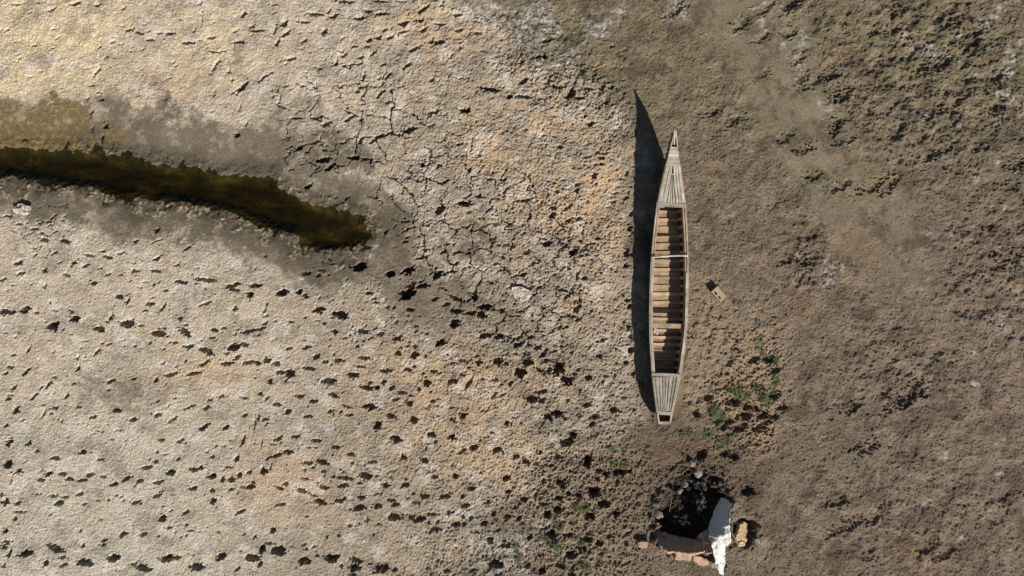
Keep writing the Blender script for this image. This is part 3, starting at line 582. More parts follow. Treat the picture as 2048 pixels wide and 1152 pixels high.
# water: thin reflecting skin over tea-brown absorbing body
m_water = bpy.data.materials.new('pond_water'); m_water.use_nodes = True
nt = m_water.node_tree; nt.nodes.clear()
out = nt.nodes.new('ShaderNodeOutputMaterial'); tr = nt.nodes.new('ShaderNodeBsdfTransparent'); gl = nt.nodes.new('ShaderNodeBsdfGlossy')
gl.inputs['Roughness'].default_value = .05
fr = nt.nodes.new('ShaderNodeFresnel'); fr.inputs['IOR'].default_value = 1.33
mxs = nt.nodes.new('ShaderNodeMixShader'); tr.inputs['Color'].default_value = (.46, .45, .30, 1)
gm = nt.nodes.new('ShaderNodeNewGeometry')
front = math_n(nt, 'SUBTRACT', 1.0, gm.outputs['Backfacing'])          # light leaving the water again passes straight out
nt.links.new(math_n(nt, 'MULTIPLY', fr.outputs[0], front), mxs.inputs[0]); nt.links.new(tr.outputs[0], mxs.inputs[1]); nt.links.new(gl.outputs[0], mxs.inputs[2])
nt.links.new(mxs.outputs[0], out.inputs['Surface'])
va = nt.nodes.new('ShaderNodeVolumeAbsorption'); va.inputs['Color'].default_value = (.58, .53, .22, 1); va.inputs['Density'].default_value = 6.5
nt.links.new(va.outputs[0], out.inputs['Volume'])

# ------------------------------------------------------------------ pool
def offset_poly(poly, d):
    n = len(poly); area = sum(poly[i][0]*poly[(i+1) % n][1]-poly[(i+1) % n][0]*poly[i][1] for i in range(n)); s = 1 if area > 0 else -1
    res = []
    for i in range(n):
        p0 = Vector(poly[i-1]); p1 = Vector(poly[i]); p2 = Vector(poly[(i+1) % n])
        t = ((p1-p0).normalized()+(p2-p1).normalized()).normalized(); res.append((p1.x+s*t.y*d, p1.y-s*t.x*d))
    return res
wp = [P(x, y) for x, y in offset_poly(WAT, 24)]
n = len(wp)
bm = bmesh.new()
top = [bm.verts.new((p.x, p.y, ZW)) for p in wp]; bo = [bm.verts.new((p.x, p.y, -.75)) for p in wp]
f = bm.faces.new(top); f2 = bm.faces.new(bo[::-1])
for i in range(n): bm.faces.new((top[i], bo[i], bo[(i+1) % n], top[(i+1) % n]))
bmesh.ops.triangulate(bm, faces=[f, f2]); bmesh.ops.recalc_face_normals(bm, faces=bm.faces)
me = bpy.data.meshes.new('water'); bm.to_mesh(me); bm.free(); me.materials.append(m_water)
wo = bpy.data.objects.new('water', me); col.objects.link(wo); tag(wo, kind='structure')

# ------------------------------------------------------------------ the boat
ST = [(262,1348.6,1351.4,.84,.66,.8),(275,1346,1353,.78,.50,.72),(293,1341,1355.5,.70,.34,.70),(327,1333,1359.5,.62,.17,.74),(365,1323.5,1365,.54,.07,.78),
      (410,1314,1371,.47,.02,.82),(460,1308,1374,.42,.0,.85),(512,1303,1376,.39,.0,.85),(560,1300.5,1376.5,.38,.0,.85),(600,1299.5,1376,.38,.0,.85),
      (652,1299,1374,.38,.0,.85),(700,1301,1369,.38,.0,.85),(750,1304,1361.5,.385,.0,.83),(790,1309,1353,.40,.05,.82),(826,1314.5,1344.5,.40,.12,.82),(848,1317.5,1340.5,.33,.15,.9)]
SA = np.array(ST, float)
def section(py):
    """gunwale left/right and bottom left/right points of the hull where the rail shows at photo row py"""
    xl, xr, zg, zb, fb = [np.interp(py, SA[:, 0], SA[:, k]) for k in range(1, 6)]
    gl_, gr_ = P(xl, py, zg), P(xr, py, zg)
    c = (gl_+gr_)/2; hw = (gr_.x-gl_.x)/2
    bl_ = Vector((c.x-hw*fb, c.y, zb)); br_ = Vector((c.x+hw*fb, c.y, zb))
    return gl_, gr_, bl_, br_
def row_at_y(yw):
    lo, hi = 262.0, 848.0
    for _ in range(40):
        m = (lo+hi)/2
        if section(m)[0].y > yw: lo = m
        else: hi = m
    return (lo+hi)/2
c0 = section(600); base = Vector(((c0[0].x+c0[1].x)/2, c0[0].y, -.005))
boat = empty('wooden_canoe', base)
tag(boat, 'long narrow weathered plank canoe with decked pointed bow lying on dried mud', 'boat')

def ribbon(name, A, B, thick, nrm, mat, parent, jit=0.0, seed=0):
    """plank between two edge polylines A and B (world points), given thickness along nrm; grain runs along A"""
    rr = random.Random(seed); v = []; uv = []; off = rr.random()*50; s = 0
    n = len(A); nv_ = nrm if isinstance(nrm, list) else [nrm]*n
    for i in range(n):
        if i: s += (A[i]-A[i-1]).length
        w = (B[i]-A[i]).length; d = (B[i]-A[i]).normalized() if w > 0 else Vector((1, 0, 0))
        a = A[i]+d*rr.uniform(-jit, jit); b = B[i]+d*rr.uniform(-jit, jit)
        k = nv_[i].normalized()*thick
        v += [a, b, b-k, a-k]; uv += [(s+off, off), (s+off, off+w), (s+off, off+w+thick), (s+off, off-thick)]
    f = []
    for i in range(n-1):
        p, q = i*4, i*4+4
        for k in range(4): f.append((p+k, p+(k+1) % 4, q+(k+1) % 4, q+k))
    f += [(0, 3, 2, 1), (n*4-4, n*4-3, n*4-2, n*4-1)]
    o = mesh_obj(name, v, f, mat, parent, uv)
    bm = bmesh.new(); bm.from_mesh(o.data); bmesh.ops.recalc_face_normals(bm, faces=bm.faces); bm.to_mesh(o.data); bm.free()
    return o
UP = Vector((0, 0, 1))
def quadplank(name, a0, a1, b0, b1, thick, mat, parent, jit=.003, seg=5, seed=0, nrm=UP):
    A = [a0.lerp(a1, t/seg) for t in range(seg+1)]; B = [b0.lerp(b1, t/seg) for t in range(seg+1)]
    return ribbon(name, A, B, thick, nrm, mat, parent, jit, seed)
rows = list(np.linspace(262, 848, 48))
# two strakes on each side
for side in (0, 1):
    for k in range(2):
        A = []; B = []; NN = []
        for py in rows:
            g, b = section(py)[side], section(py)[side+2]
            A.append(b.lerp(g, k*.5 + (.0 if k == 0 else .006))); B.append(b.lerp(g, (k+1)*.5)); NN.append(Vector((-1 if side == 0 else 1, 0, 0)))
        ribbon('side_plank', A, B, .018, NN, m_hull if k == 0 else m_rail, boat, .002, 40+side*2+k)
A = [section(p)[2] for p in rows]; B = [section(p)[3] for p in rows]
for i in range(4):
    ribbon('bottom_plank', [a.lerp(b, i/4+.004) for a, b in zip(A, B)], [a.lerp(b, (i+1)/4-.004) for a, b in zip(A, B)], .02, UP, m_floor, boat, .001, 60+i)
def inside(py, fr, z):
    """left and right inner hull points at height z, row given by gunwale row"""
    gl_, gr_, bl_, br_ = section(py)
    t = (z-bl_.z)/(gl_.z-bl_.z); t = max(0, min(1, t))
    l = bl_.lerp(gl_, t); r = br_.lerp(gr_, t)
    return Vector((l.x+.020, l.y, z)), Vector((r.x-.020, r.y, z))
# rails: outer capping and inner rail with an open slot between
openrows = list(np.linspace(408, 752, 36))
for side in (0, 1):
    sg = 1 if side == 0 else -1
    def railpts(rws, o0, o1, dz):
        A = []; B = []
        for py in rws:
            g = section(py)[side]
            A.append(g+Vector((sg*o0, 0, dz))); B.append(g+Vector((sg*o1, 0, dz)))
        return A, B
    A, B = railpts(list(np.linspace(328, 846, 48)), -.008, .020, .010); ribbon('gunwale', A, B, .03, UP, m_rail, boat, .002, 70+side)
    A, B = railpts(openrows, .036, .062, .004); ribbon('inner_rail', A, B, .045, UP, m_in, boat, .002, 74+side)
    A, B = railpts(list(np.linspace(516, 752, 24) if side == 0 else np.linspace(545, 752, 22)), .012, .052, .020); ribbon('rail_cap', A, B, .012, UP, m_deck, boat, .003, 78+side)
# ribs with side arms, and the cross boards of the floor between them
RB = [424,440,456,473,489,505,522,539,556,572,588,605,621,638,661,675,689,703,718,734]
FZ = .070
def floor_row(pyimg, z):
    return row_at_y(P(1340, pyimg, z).y)
for i, py in enumerate(RB):
    rp = floor_row(py, FZ); hw = .026+.006*R.random()
    y0 = section(rp)[0].y; rw0, rw1 = row_at_y(y0+hw), row_at_y(y0-hw)
    lift = .012*R.random()
    l0, r0 = inside(rw0, 0, FZ+lift); l1, r1 = inside(rw1, 0, FZ+lift)
    tl = R.uniform(-.008, .008)
    for q in (l0, l1): q.y += tl
    for q in (r0, r1): q.y -= tl
    rib = quadplank('rib', l0, r0, l1, r1, .055, m_in, boat, .003, 6, 100+i)
    for side in (0, 1):
        s0 = section(rw0); s1 = section(rw1); sg = 1 if side == 0 else -1
        A = [s0[side+2].lerp(s0[side], t)+Vector((sg*.022, 0, 0)) for t in (.12, .5, .9)]
        B = [s1[side+2].lerp(s1[side], t)+Vector((sg*.022, 0, 0)) for t in (.12, .5, .9)]
        ribbon('rib_arm', [a+Vector((sg*.022, 0, 0)) for a in A], [b+Vector((sg*.022, 0, 0)) for b in B], .024, Vector((sg, 0, 0)), m_in, rib, .001, 140+i*2+side)
edges = [414]+RB+[750]
for i in range(len(edges)-1):
    y0 = P(1340, edges[i], .055).y-.028; y1 = P(1340, edges[i+1], .055).y+.034
    if y0-y1 < .04: continue
    ra, rb_ = row_at_y(y0), row_at_y(y1)
    l0, r0 = inside(ra, 0, .056); l1, r1 = inside(rb_, 0, .056)
    dz = R.uniform(-.008, .008)
    for q in (l0, r0): q.z += dz
    quadplank('floor_board', l0, r0, l1, r1, .018, m_floor, boat, .006, 7, 200+i)
# cross beams and the thwart
def beam(name, py, half, over, z, thick, mat, tilt=0, seed=0):
    pl, pr = np.interp(py, SA[:, 0], SA[:, 1])-over, np.interp(py, SA[:, 0], SA[:, 2])+over
    zz = np.interp(py, SA[:, 0], SA[:, 3])+z
    return quadplank(name, P(pl, py-half-tilt, zz), P(pr, py-half+tilt, zz), P(pl, py+half-tilt, zz), P(pr, py+half+tilt, zz), thick, mat, boat, .002, 6, seed)
beam('cross_beam', 328.5, 2.6, .3, .034, .045, m_deck, .3, 301)
beam('cross_beam', 410, 3.6, .6, .034, .05, m_deck, 1.6, 302)
beam('cross_beam', 750, 3.2, .2, .034, .05, m_deck, 1.2, 303)
beam('cross_beam', 826.5, 3.6, -.8, .020, .04, m_deck, .8, 304)
thw = beam('thwart', 652, 4.6, -3.8, -.050, .028, m_in, .6, 305)
# bow deck: five cross boards, then long tapering boards with gaps
cuts = [293.5, 300.2, 306.8, 314.4, 320.6, 325.7]
for i in range(5):
    a, b = cuts[i]+.25, cuts[i+1]-.25
    def ed(py, k, o): return P(np.interp(py, SA[:, 0], SA[:, k])+o, py, np.interp(py, SA[:, 0], SA[:, 3])+.022)
    quadplank('deck_board', ed(a, 1, .2), ed(a, 2, -.2), ed(b, 1, .2), ed(b, 2, -.2), .02, m_deck, boat, .002, 4, 310+i)
def long_board(f0, f1, g0, g1, ya, yb, seed, dz=.022, mat=None):
    """deck board from row ya (fractions f0..f1 of the beam) to row yb (g0..g1)"""
    n = 7; A = []; B = []
    for i in range(n):
        t = i/(n-1); py = ya+(yb-ya)*t
        xl, xr, zg = [np.interp(py, SA[:, 0], SA[:, k]) for k in (1, 2, 3)]
        xl += .8; xr -= .8
        a, b = f0+(g0-f0)*t, f1+(g1-f1)*t
        A.append(P(xl+(xr-xl)*a+.18, py, zg+dz)); B.append(P(xl+(xr-xl)*b-.18, py, zg+dz))
    return ribbon('deck_board', A, B, .02, UP, mat or m_deck, boat, .0022, seed)
BD = [(.0,.235,.0,.135,331.5),(.255,.475,.15,.315,331.5),(.53,.68,.68,.77,331.5),(.70,.85,.785,.885,331.5),(.87,1.0,.90,1.0,331.5),
      (.455,.475,.345,.435,352),(.485,.505,.45,.54,350),(.545,.555,.56,.65,357)]
for i, (a, b, c, d_, ya) in enumerate(BD): long_board(a, b, c, d_, ya, 406.2, 330+i)
long_board(.43, .58, .43, .58, 347.0, 349.4, 339, .012)
# the bow's sheer boards run on past the deck as two horns with a splintered post between them
def horn(xs, ys, zs, w, seed, name='bow_horn'):
    A = [P(x-w/2*k, y, z) for x, y, z, k in zip(xs, ys, zs, (1, 1, .9, .6))]; B = [P(x+w/2*k, y, z) for x, y, z, k in zip(xs, ys, zs, (1, 1, .9, .6))]
    ribbon(name, A, B, .03, UP, m_deck, boat, .002, seed)
horn((1355, 1354, 1353, 1351.6), (293, 282, 271, 260.5), (.72, .765, .81, .86), 2.0, 350)
horn((1342, 1343.6, 1345, 1345.6), (293, 287, 282, 278), (.72, .745, .765, .775), 2.2, 351)
horn((1348.6, 1349, 1349, 1349.2), (289, 280, 270, 261), (.70, .76, .81, .86), 3.2, 352, 'bow_post')
# stern deck
BS = [(.0,.07),(.085,.235),(.25,.36),(.375,.485),(.50,.59),(.615,.75),(.765,.88),(.905,1.0)]
for i, (a, b) in enumerate(BS):
    yb = 822.0; 
    long_board(a+R.uniform(-.004, .004), b, a+.01, b-.006, 754.2, yb, 360+i)
quadplank('transom', P(1319, 843.2, .32), P(1339.5, 843.2, .32), P(1319, 848.8, .32), P(1339.5, 848.8, .32), .17, m_deck, boat, .001, 4, 370)

def tube(name, pts, rads, mat, parent=None, sides=6, seed=0, origin=None):
    rr = random.Random(seed); v = []; uv = []; f = []; s = 0
    for i, p in enumerate(pts):
        t = (pts[min(i+1, len(pts)-1)]-pts[max(i-1, 0)]).normalized()
        u = t.cross(UP); u = u.normalized() if u.length > 1e-4 else Vector((1, 0, 0)); w = u.cross(t)
        if i: s += (p-pts[i-1]).length
        for k in range(sides):
            a = 2*math.pi*k/sides; v.append(p+(u*math.cos(a)+w*math.sin(a))*rads[i]*rr.uniform(.85, 1.15)); uv.append((s+seed, k/sides*.1+seed))
    for i in range(len(pts)-1):
        for k in range(sides): f.append((i*sides+k, i*sides+(k+1) % sides, (i+1)*sides+(k+1) % sides, (i+1)*sides+k))
    f.append(tuple(range(sides))[::-1]); f.append(tuple(range((len(pts)-1)*sides, len(pts)*sides)))
    return mesh_obj(name, v, f, mat, parent, uv, True, origin)
zp = .435
pp = [P(1302.5, 513.6, zp), P(1312, 514.2, zp+.002), P(1325, 512.6, zp), P(1340, 511.6, zp), P(1358, 511.2, zp), P(1375.5, 511.4, zp)]
o = tube('peeled_pole', pp, [.017, .019, .019, .018, .017, .015], m_pole, None, 8, 3, pp[0]); tag(o, 'short white peeled branch laid across the canoe from rail to rail', 'pole')

# ------------------------------------------------------------------ crumpled cloths and sheets
def sheet(name, Lf, Rt, nu, nv_, amp, wl_, mat, seed, thick=.006, zfun=None, ragged=0):
    """cloth between two photo-pixel edge polylines with heights, crumpled"""
    rr = random.Random(seed)
    def samp(poly, t):
        s = t*(len(poly)-1); i = min(int(s), len(poly)-2); a, b = Vector(poly[i]), Vector(poly[i+1]); return a.lerp(b, s-i)
    v = []; n1 = (nu+1)*(nv_+1)
    for j in range(nv_+1):
        l, r = samp(Lf, j/nv_), samp(Rt, j/nv_)
        for i in range(nu+1):
            q = l.lerp(r, i/nu)
            if ragged and i in (0, nu): q.x += rr.uniform(-ragged, ragged)
            p = P(q.x, q.y, q.z)
            a = np.array([p.x]); b = np.array([p.y])
            p.z += amp*float(fbm(a, b, wl_, 3, seed)[0]) + amp*.8*abs(float(perlin(a/wl_*1.7, b/wl_*1.7, seed+5)[0]))
            if zfun: p.z = max(p.z, zfun(p.x, p.y)+.006)
            v.append(p)
    v += [p-Vector((0, 0, thick)) for p in v]
    f = []
    W_ = nu+1
    for j in range(nv_):
        for i in range(nu):
            a = j*W_+i; f.append((a, a+W_, a+W_+1, a+1)); f.append((a+n1, a+1+n1, a+W_+1+n1, a+W_+n1))
    rim = [i for i in range(W_)]+[j*W_+nu for j in range(1, nv_+1)]+[nv_*W_+i for i in range(nu-1, -1, -1)]+[j*W_ for j in range(nv_-1, 0, -1)]
    for k in range(len(rim)):
        a, b = rim[k], rim[(k+1) % len(rim)]; f.append((a, b, b+n1, a+n1))
    c = sum(v, Vector())/len(v)
    o = mesh_obj(name, v, f, mat, None, None, False, Vector((c.x, c.y, min(p.z for p in v))))
    return o
# white torn sheet draped over the pit rim: the upper half leans away from the sun
Lf = [(1444,996,.16),(1432,1012,.10),(1422,1036,.08),(1417,1058,.10),(1417,1074,.22),(1423,1090,.30),(1427,1108,.24),(1431,1128,.16),(1438,1146,.05)]
Rt = [(1452,997,.28),(1463,1008,.42),(1460,1034,.48),(1459,1050,.48),(1461,1064,.46),(1461,1084,.36),(1450,1092,.26),(1450,1120,.14),(1446,1150,.03)]
o = sheet('torn_sheet', Lf, Rt, 22, 60, .055, .17, m_white, 31, .008, hz, 1.1)
for p_ in o.data.polygons: p_.use_smooth = True
tag(o, 'torn crumpled white sheet draped over the rim of the dark pit', 'sheet')
o = sheet('cloth_rag', [(1024,574,.03),(1022,585,.03),(1030,596,.02),(1041,608,.02)], [(1042,573,.03),(1058,580,.03),(1065,590,.03),(1050,606,.02)], 16, 16, .035, .11, m_rag, 37, .006, hz, .6)
tag(o, 'pale folded rag lying flat on the cracked mud', 'rag')
o = sheet('crumpled_bag', [(36,408,.0),(28,416,.02),(28,424,.02),(36,431,.0)], [(46,407,.0),(63,414,.03),(62,424,.03),(54,430,.0)], 16, 16, .05, .09, m_rag, 41, .006, hz, .4)
tag(o, 'small round crumpled pale bag on the wet mud beside the pool', 'bag')
o = sheet('balled_rag', [(1308,657,.13),(1307,662,.13),(1309,668,.11)], [(1314,656,.12),(1318,662,.12),(1315,670,.11)], 8, 8, .03, .05, m_rag, 43, .006)
tag(o, 'small wad of pale rag inside the canoe beside the thwart', 'rag')

# ------------------------------------------------------------------ clay slabs, stones, block round the pit
def slab(name, outline, z0, thick, mat, seed, label, cat, tilt=(0, 0), group=None):
    """broken slab: photo-pixel outline at height z0, tilted (dz per metre in x and y), irregular edges"""
    rr = random.Random(seed); pts = [P(x, y, z0) for x, y in outline]
    ring = []
    for i in range(len(pts)):
        a, b = pts[i], pts[(i+1) % len(pts)]; k = max(1, int((b-a).length/.05))
        for t in range(k): ring.append(a.lerp(b, t/k)+Vector((rr.uniform(-.018, .018), rr.uniform(-.018, .018), 0)))
    c = sum(ring, Vector())/len(ring)
    def hh(p): return z0+(p.x-c.x)*tilt[0]+(p.y-c.y)*tilt[1]
    nrm = Vector((-tilt[0], -tilt[1], 1)).normalized()
    v = []; n = len(ring)
    for p in ring: v.append(Vector((p.x, p.y, hh(p)))+nrm*0)
    for s in (.93, .5):
        for p in ring:
            q = c.lerp(p, s); v.append(Vector((q.x, q.y, hh(q)))+nrm*(.008+rr.uniform(-.006, .008)))
    v.append(Vector((c.x, c.y, hh(c)))+nrm*.008)
    nb = len(v)
    for p in ring: v.append(Vector((p.x, p.y, hh(p)))-nrm*thick*rr.uniform(.85, 1.1))
    f = []
    for i in range(n):
        j = (i+1) % n
        f += [(i, j, n+j, n+i), (n+i, n+j, 2*n+j, 2*n+i), (2*n+i, 2*n+j, 3*n), (j, i, nb+i, nb+j)]
    f.append(tuple(nb+i for i in range(n))[::-1])
    o = mesh_obj(name, v, f, mat, None, None, False, Vector((c.x, c.y, min(p.z for p in v))))
    bm = bmesh.new(); bm.from_mesh(o.data); bmesh.ops.recalc_face_normals(bm, faces=bm.faces); bm.to_mesh(o.data); bm.free()
    return tag(o, label, cat, group)
slab('clay_slab', [(1294,1066),(1320,1068),(1352,1074),(1384,1077),(1402,1082),(1404,1094),(1384,1100),(1350,1099),(1328,1096),(1314,1086),(1292,1080)], .05, .07, m_clay, 1,
     'long red-brown clay slab leaning into the dark pit', 'clay slab', (.15, -1.05))
slab('clay_slab', [(1344,1101),(1362,1098),(1384,1100),(1386,1108),(1382,1122),(1362,1122),(1350,1118),(1352,1110)], .16, .09, m_clay, 2,
     'sunlit clay slab with a split face propped on the pit rim', 'clay slab', (.05, .25))
slab('clay_slab', [(1386,1109),(1398,1110),(1417,1122),(1418,1134),(1402,1131),(1384,1121)], .13, .08, m_clay, 3,
     'sunlit clay slab lying between the split slab and the white sheet', 'clay slab', (-.25, .2))
slab('clay_slab', [(1276,1084),(1284,1081),(1295,1083),(1293,1094),(1280,1097),(1274,1094)], .10, .05, m_clay, 4,
     'small loose clay fragment at the end of the long leaning slab', 'clay slab', (.1, .1))
slab('clay_slab', [(1398,1075),(1416,1060),(1420,1078),(1420,1098),(1404,1106),(1394,1098)], .10, .06, m_clay, 5,
     'reddish clay slab tucked under the left edge of the white sheet', 'clay slab', (.75, -.4))
slab('clay_slab', [(1478,1050),(1492,1045),(1500,1054),(1492,1074),(1478,1080),(1468,1072)], -.02, .07, m_clay2, 6,
     'brown clay slab sunk in the small hollow right of the white sheet', 'clay slab', (-.5, -.2))
def rock(name, px, py, r, mat, seed, flatn=.6, dz=0, sub=2, stretch=1.2):
    rr = random.Random(seed); bm = bmesh.new(); bmesh.ops.create_icosphere(bm, subdivisions=sub, radius=1)
    a = rr.uniform(0, 6.3); ox = rr.uniform(0, 50)
    for v in bm.verts:
        q = np.array([v.co.x*1.1+ox]); w = np.array([v.co.y*1.1+v.co.z*1.7+ox])
        k = 1+.75*float(perlin(q, w, 3)[0])+.45*float(perlin(q*2.2, w*2.2, 4)[0]); c = v.co*k
        x, y = c.x*stretch, c.y
        v.co = Vector(((x*math.cos(a)-y*math.sin(a))*r, (x*math.sin(a)+y*math.cos(a))*r, c.z*r*flatn))
    me = bpy.data.meshes.new(name); bm.to_mesh(me); bm.free(); me.materials.append(mat)
    o = bpy.data.objects.new(name, me); col.objects.link(o); g = G(px, py); o.location = (g.x, g.y, g.z+r*flatn*.45+dz); return o
tag(rock('stone', 1482, 1084, .10, m_clay2, 11, .7, .14, 3, 1.1), 'rounded sunlit tan stone on the edge of the small hollow', 'stone')
tag(rock('stone', 1322, 1038, .075, m_stone, 12, .8, .02, 3), 'pale sunlit stone on the left rim of the dark pit', 'stone')
tag(rock('stone', 1318, 1060, .07, m_stone, 13, .7, .02, 3), 'grey shaded stone just above the long leaning slab', 'stone')
tag(rock('stone', 1382, 925, .055, m_stone, 14, .6, .02), 'small pale stone beside the black charred stick end', 'stone')
tag(rock('stone', 1506, 1064, .07, m_ash, 15, .7, .02), 'dark grey stone at the far side of the small hollow', 'stone')
tag(rock('stone', 1512, 1078, .05, m_stone, 16, .6, .01), 'small pale stone outside the small hollow', 'stone')
tag(rock('stone', 1428, 1122, .08, m_stone, 17, .6, .08, 3), 'grey stone wedged against the lower tail of the white sheet', 'stone')
for i, (x, y, r) in enumerate([(1397,946,.085),(1405,955,.06),(1390,967,.07),(1402,970,.055),(1412,972,.05),(1420,962,.05),(1376,976,.055),(1384,985,.045),(1432,974,.06),(1440,966,.05),
                               (1445,978,.045),(1418,985,.05),(1366,990,.05),(1398,1000,.06),(1410,1008,.05),(1392,1010,.035),(1450,970,.04),(1372,965,.05)]):
    tag(rock('rubble_stone', x, y, r, m_ash if i % 6 else m_stone2, 60+i, .75, .05), {0: 'largest pale rubble lump topping the heap on the pit rim'}.get(i, 'pale rubble lump in the heap along the pit rim' if i % 6 == 0 else 'lump of sooty rubble heaped along the upper rim of the pit'), 'rubble', 'rubble heaped on the pit rim')
# block with two slots in its long side: outer shell built as walls round the slots
def block():
    c = G(1434, 588); th = math.radians(-48); L_, W_, Hh = .27, .155, .13
    u = Vector((math.cos(th), math.sin(th), 0)); w = Vector((-u.y, u.x, 0))
    cells = []
    def box(a0, a1, b0, b1, z0, z1):
        return [c+u*a+w*b+Vector((0, 0, z)) for z in (z0, z1) for a, b in ((a0, b0), (a1, b0), (a1, b1), (a0, b1))]
    bl_ = []
    zs, ze = -.03, Hh
    a = L_/2; b = W_/2
    # slots open on the top near the sunward... they run down through the block along its lower left side
    s0, s1 = -b+.022, -b+.058
    bl_ += [box(-a, a, s1, b, zs, ze), box(-a, a, -b, s0, zs, ze)]
    for x0, x1 in ((-a, -.088), (-.018, .022), (.092, a)): bl_.append(box(x0, x1, s0, s1, zs, ze-.0008))
    v = []; f = []
    for q in bl_:
        k = len(v); v += q
        f += [tuple(k+i for i in t) for t in ((3, 2, 1, 0), (4, 5, 6, 7), (0, 1, 5, 4), (1, 2, 6, 5), (2, 3, 7, 6), (3, 0, 4, 7))]
    o = mesh_obj('concrete_block', v, f, m_block, None, None, False, c)
    return tag(o, 'tan hollow concrete block with two slots lying beside the canoe', 'block')
block()

# ------------------------------------------------------------------ sticks and stems
def stick(name, pts, r, mat, label, cat='stick', lift=.6, seed=0, group=None, zs=None):
    W_ = []
    for i in range(len(pts)-1):
        for t in range(4): 
            x = pts[i][0]+(pts[i+1][0]-pts[i][0])*t/4; y = pts[i][1]+(pts[i+1][1]-pts[i][1])*t/4; W_.append((x, y))
    W_.append(pts[-1]); n = len(W_); out_ = []
    for i, (x, y) in enumerate(W_):
        g = G(x, y); z = g.z+r*lift
        if zs: z = max(z, zs[0]+(zs[1]-zs[0])*i/(n-1))
        out_.append(Vector((g.x, g.y, z)))
    for _ in range(2):
        for i in range(1, n-1): out_[i].z = max(out_[i].z*.4, (out_[i-1].z+out_[i].z+out_[i+1].z)/3)
    o = tube(name, out_, [r*(1-.5*i/(n-1)) for i in range(n)], mat, None, 5, seed, out_[0])
    return tag(o, label, cat, group)
stick('vine_stem', [(1536,430),(1556,408),(1575,403),(1598,407),(1622,420),(1640,437),(1650,462),(1654,478)], .007, m_twig, 'long thin curved dark stem arching over the bare brown bank', 'stem', 1.5, 1)
stick('reed_stem', [(1245,232),(1245.5,250),(1243.5,270),(1243,283)], .008, m_straw, 'thin straight upright reed stem lying beside the bow shadow', 'stem', 1.2, 2)
stick('stick', [(1184,139),(1196,135),(1208,130),(1209,127)], .013, m_straw, 'pale bent stick on the rough edge of the trampled bank', 'stick', 1.2, 3)
stick('stick', [(1437,408),(1445,420),(1456,434),(1466,446)], .008, m_twig, 'dark forked twig pointing at the lone pale green sprig', 'twig', 1.2, 4)
stick('stick', [(1452,1052),(1460,1066),(1468,1080),(1473,1092)], .022, m_twig, 'brown stick leaning between the white sheet and tan stone', 'stick', 1, 5, None, (.34, .10))
stick('stick', [(1344,992),(1340,1006),(1336,1020)], .009, m_straw, 'thin pale straw standing on the left wall of the pit', 'stick', 1, 6, None, (.0, .12))
stick('charred_stick', [(1364,907),(1370,915),(1375,921)], .022, m_hull, 'short charred black stick beside a small pale stone', 'stick', .8, 7)
stick('stick', [(1920,1053),(1919,1063),(1921,1070)], .009, m_straw, 'small pale stick on smooth brown ground', 'stick', 1, 8)
stick('reed_stem', [(1493,18),(1510,16),(1523,11)], .008, m_straw, 'short tan reed piece on the hummocky bank by a salt patch', 'stem', 1, 9)
stick('reed_stem', [(1217,153),(1228,160),(1236,165)], .007, m_straw, 'short tan reed on the clods beyond the pale bent stick', 'stem', 1, 10)
stick('stick', [(1814,768),(1812,776),(1809,786)], .008, m_twig, 'short reddish twig on the mound casting a dark hollow shadow', 'twig', 1, 11)
stick('bone', [(922,1052),(919.5,1058),(920,1068)], .012, m_pole, 'small pale curved bone lying among hoof prints', 'bone', 1.1, 13)
stick('reed_stem', [(1206,766),(1209,780),(1211,787)], .006, m_twig, 'fine dark stem on the dry mud beside the canoe shadow', 'stem', 1, 14)
stick('reed_stem', [(1772,1007),(1771,1015),(1769,1023)], .008, m_straw, 'bent pale reed among brown clods at the end of the bank', 'stem', 1, 15)

# ------------------------------------------------------------------ seedlings
def plant(px, py, r, n, seed, label, group, mat=m_leaf):
    rr = random.Random(seed); g = G(px, py); root = empty('seedling', (g.x, g.y, g.z-.01))
    sv, sf, lv, lf = [], [], [], []
    sq = rr.uniform(.55, .9); rot = rr.uniform(0, 3.14)
    for s in range(n):
        a = rr.uniform(0, 6.283); d = r*math.sqrt(rr.random()); e = r*rr.uniform(.15, .6)
        bx, by = d*math.cos(a)*.75, d*math.sin(a)*.75*sq
        tx, ty = bx+e*math.cos(a+rr.uniform(-.9, .9)), by+e*math.sin(a+rr.uniform(-.9, .9))
        c, s_ = math.cos(rot), math.sin(rot)
        b0 = Vector((g.x+bx*c-by*s_, g.y+bx*s_+by*c, 0)); b0.z = hz(b0.x, b0.y)-.005
        t0 = Vector((g.x+tx*c-ty*s_, g.y+tx*s_+ty*c, 0)); t0.z = max(b0.z, hz(t0.x, t0.y))+r*rr.uniform(.15, .55)
        k = len(sv); q = Vector((.0025, .0025, 0)); q2 = Vector((.0025, -.0025, 0))
        sv += [b0-q, b0+q2, b0+q, t0]; sf += [(k, k+1, k+3), (k+1, k+2, k+3), (k+2, k, k+3)]
        m = rr.randint(7, 11)
        for i in range(m):
            p = b0.lerp(t0, (i+1.2)/(m+.4)); dr = Vector((rr.uniform(-1, 1), rr.uniform(-1, 1), rr.uniform(-.1, .8))).normalized()
            ll = rr.uniform(.016, .034); ww = ll*.22; sd_ = dr.cross(Vector((rr.uniform(-.4, .4), rr.uniform(-.4, .4), 1))).normalized()*ww
            j = len(lv); lv += [p, p+dr*ll*.5+sd_, p+dr*ll, p+dr*ll*.5-sd_]; lf.append((j, j+1, j+2, j+3))
    tag(mesh_obj('stem', sv, sf, m_twig, root, [(0, 0)]*len(sv)), kind='stuff'); tag(mesh_obj('foliage', lv, lf, mat, root), kind='stuff')
    return tag(root, label, 'plant', group)
k = 0
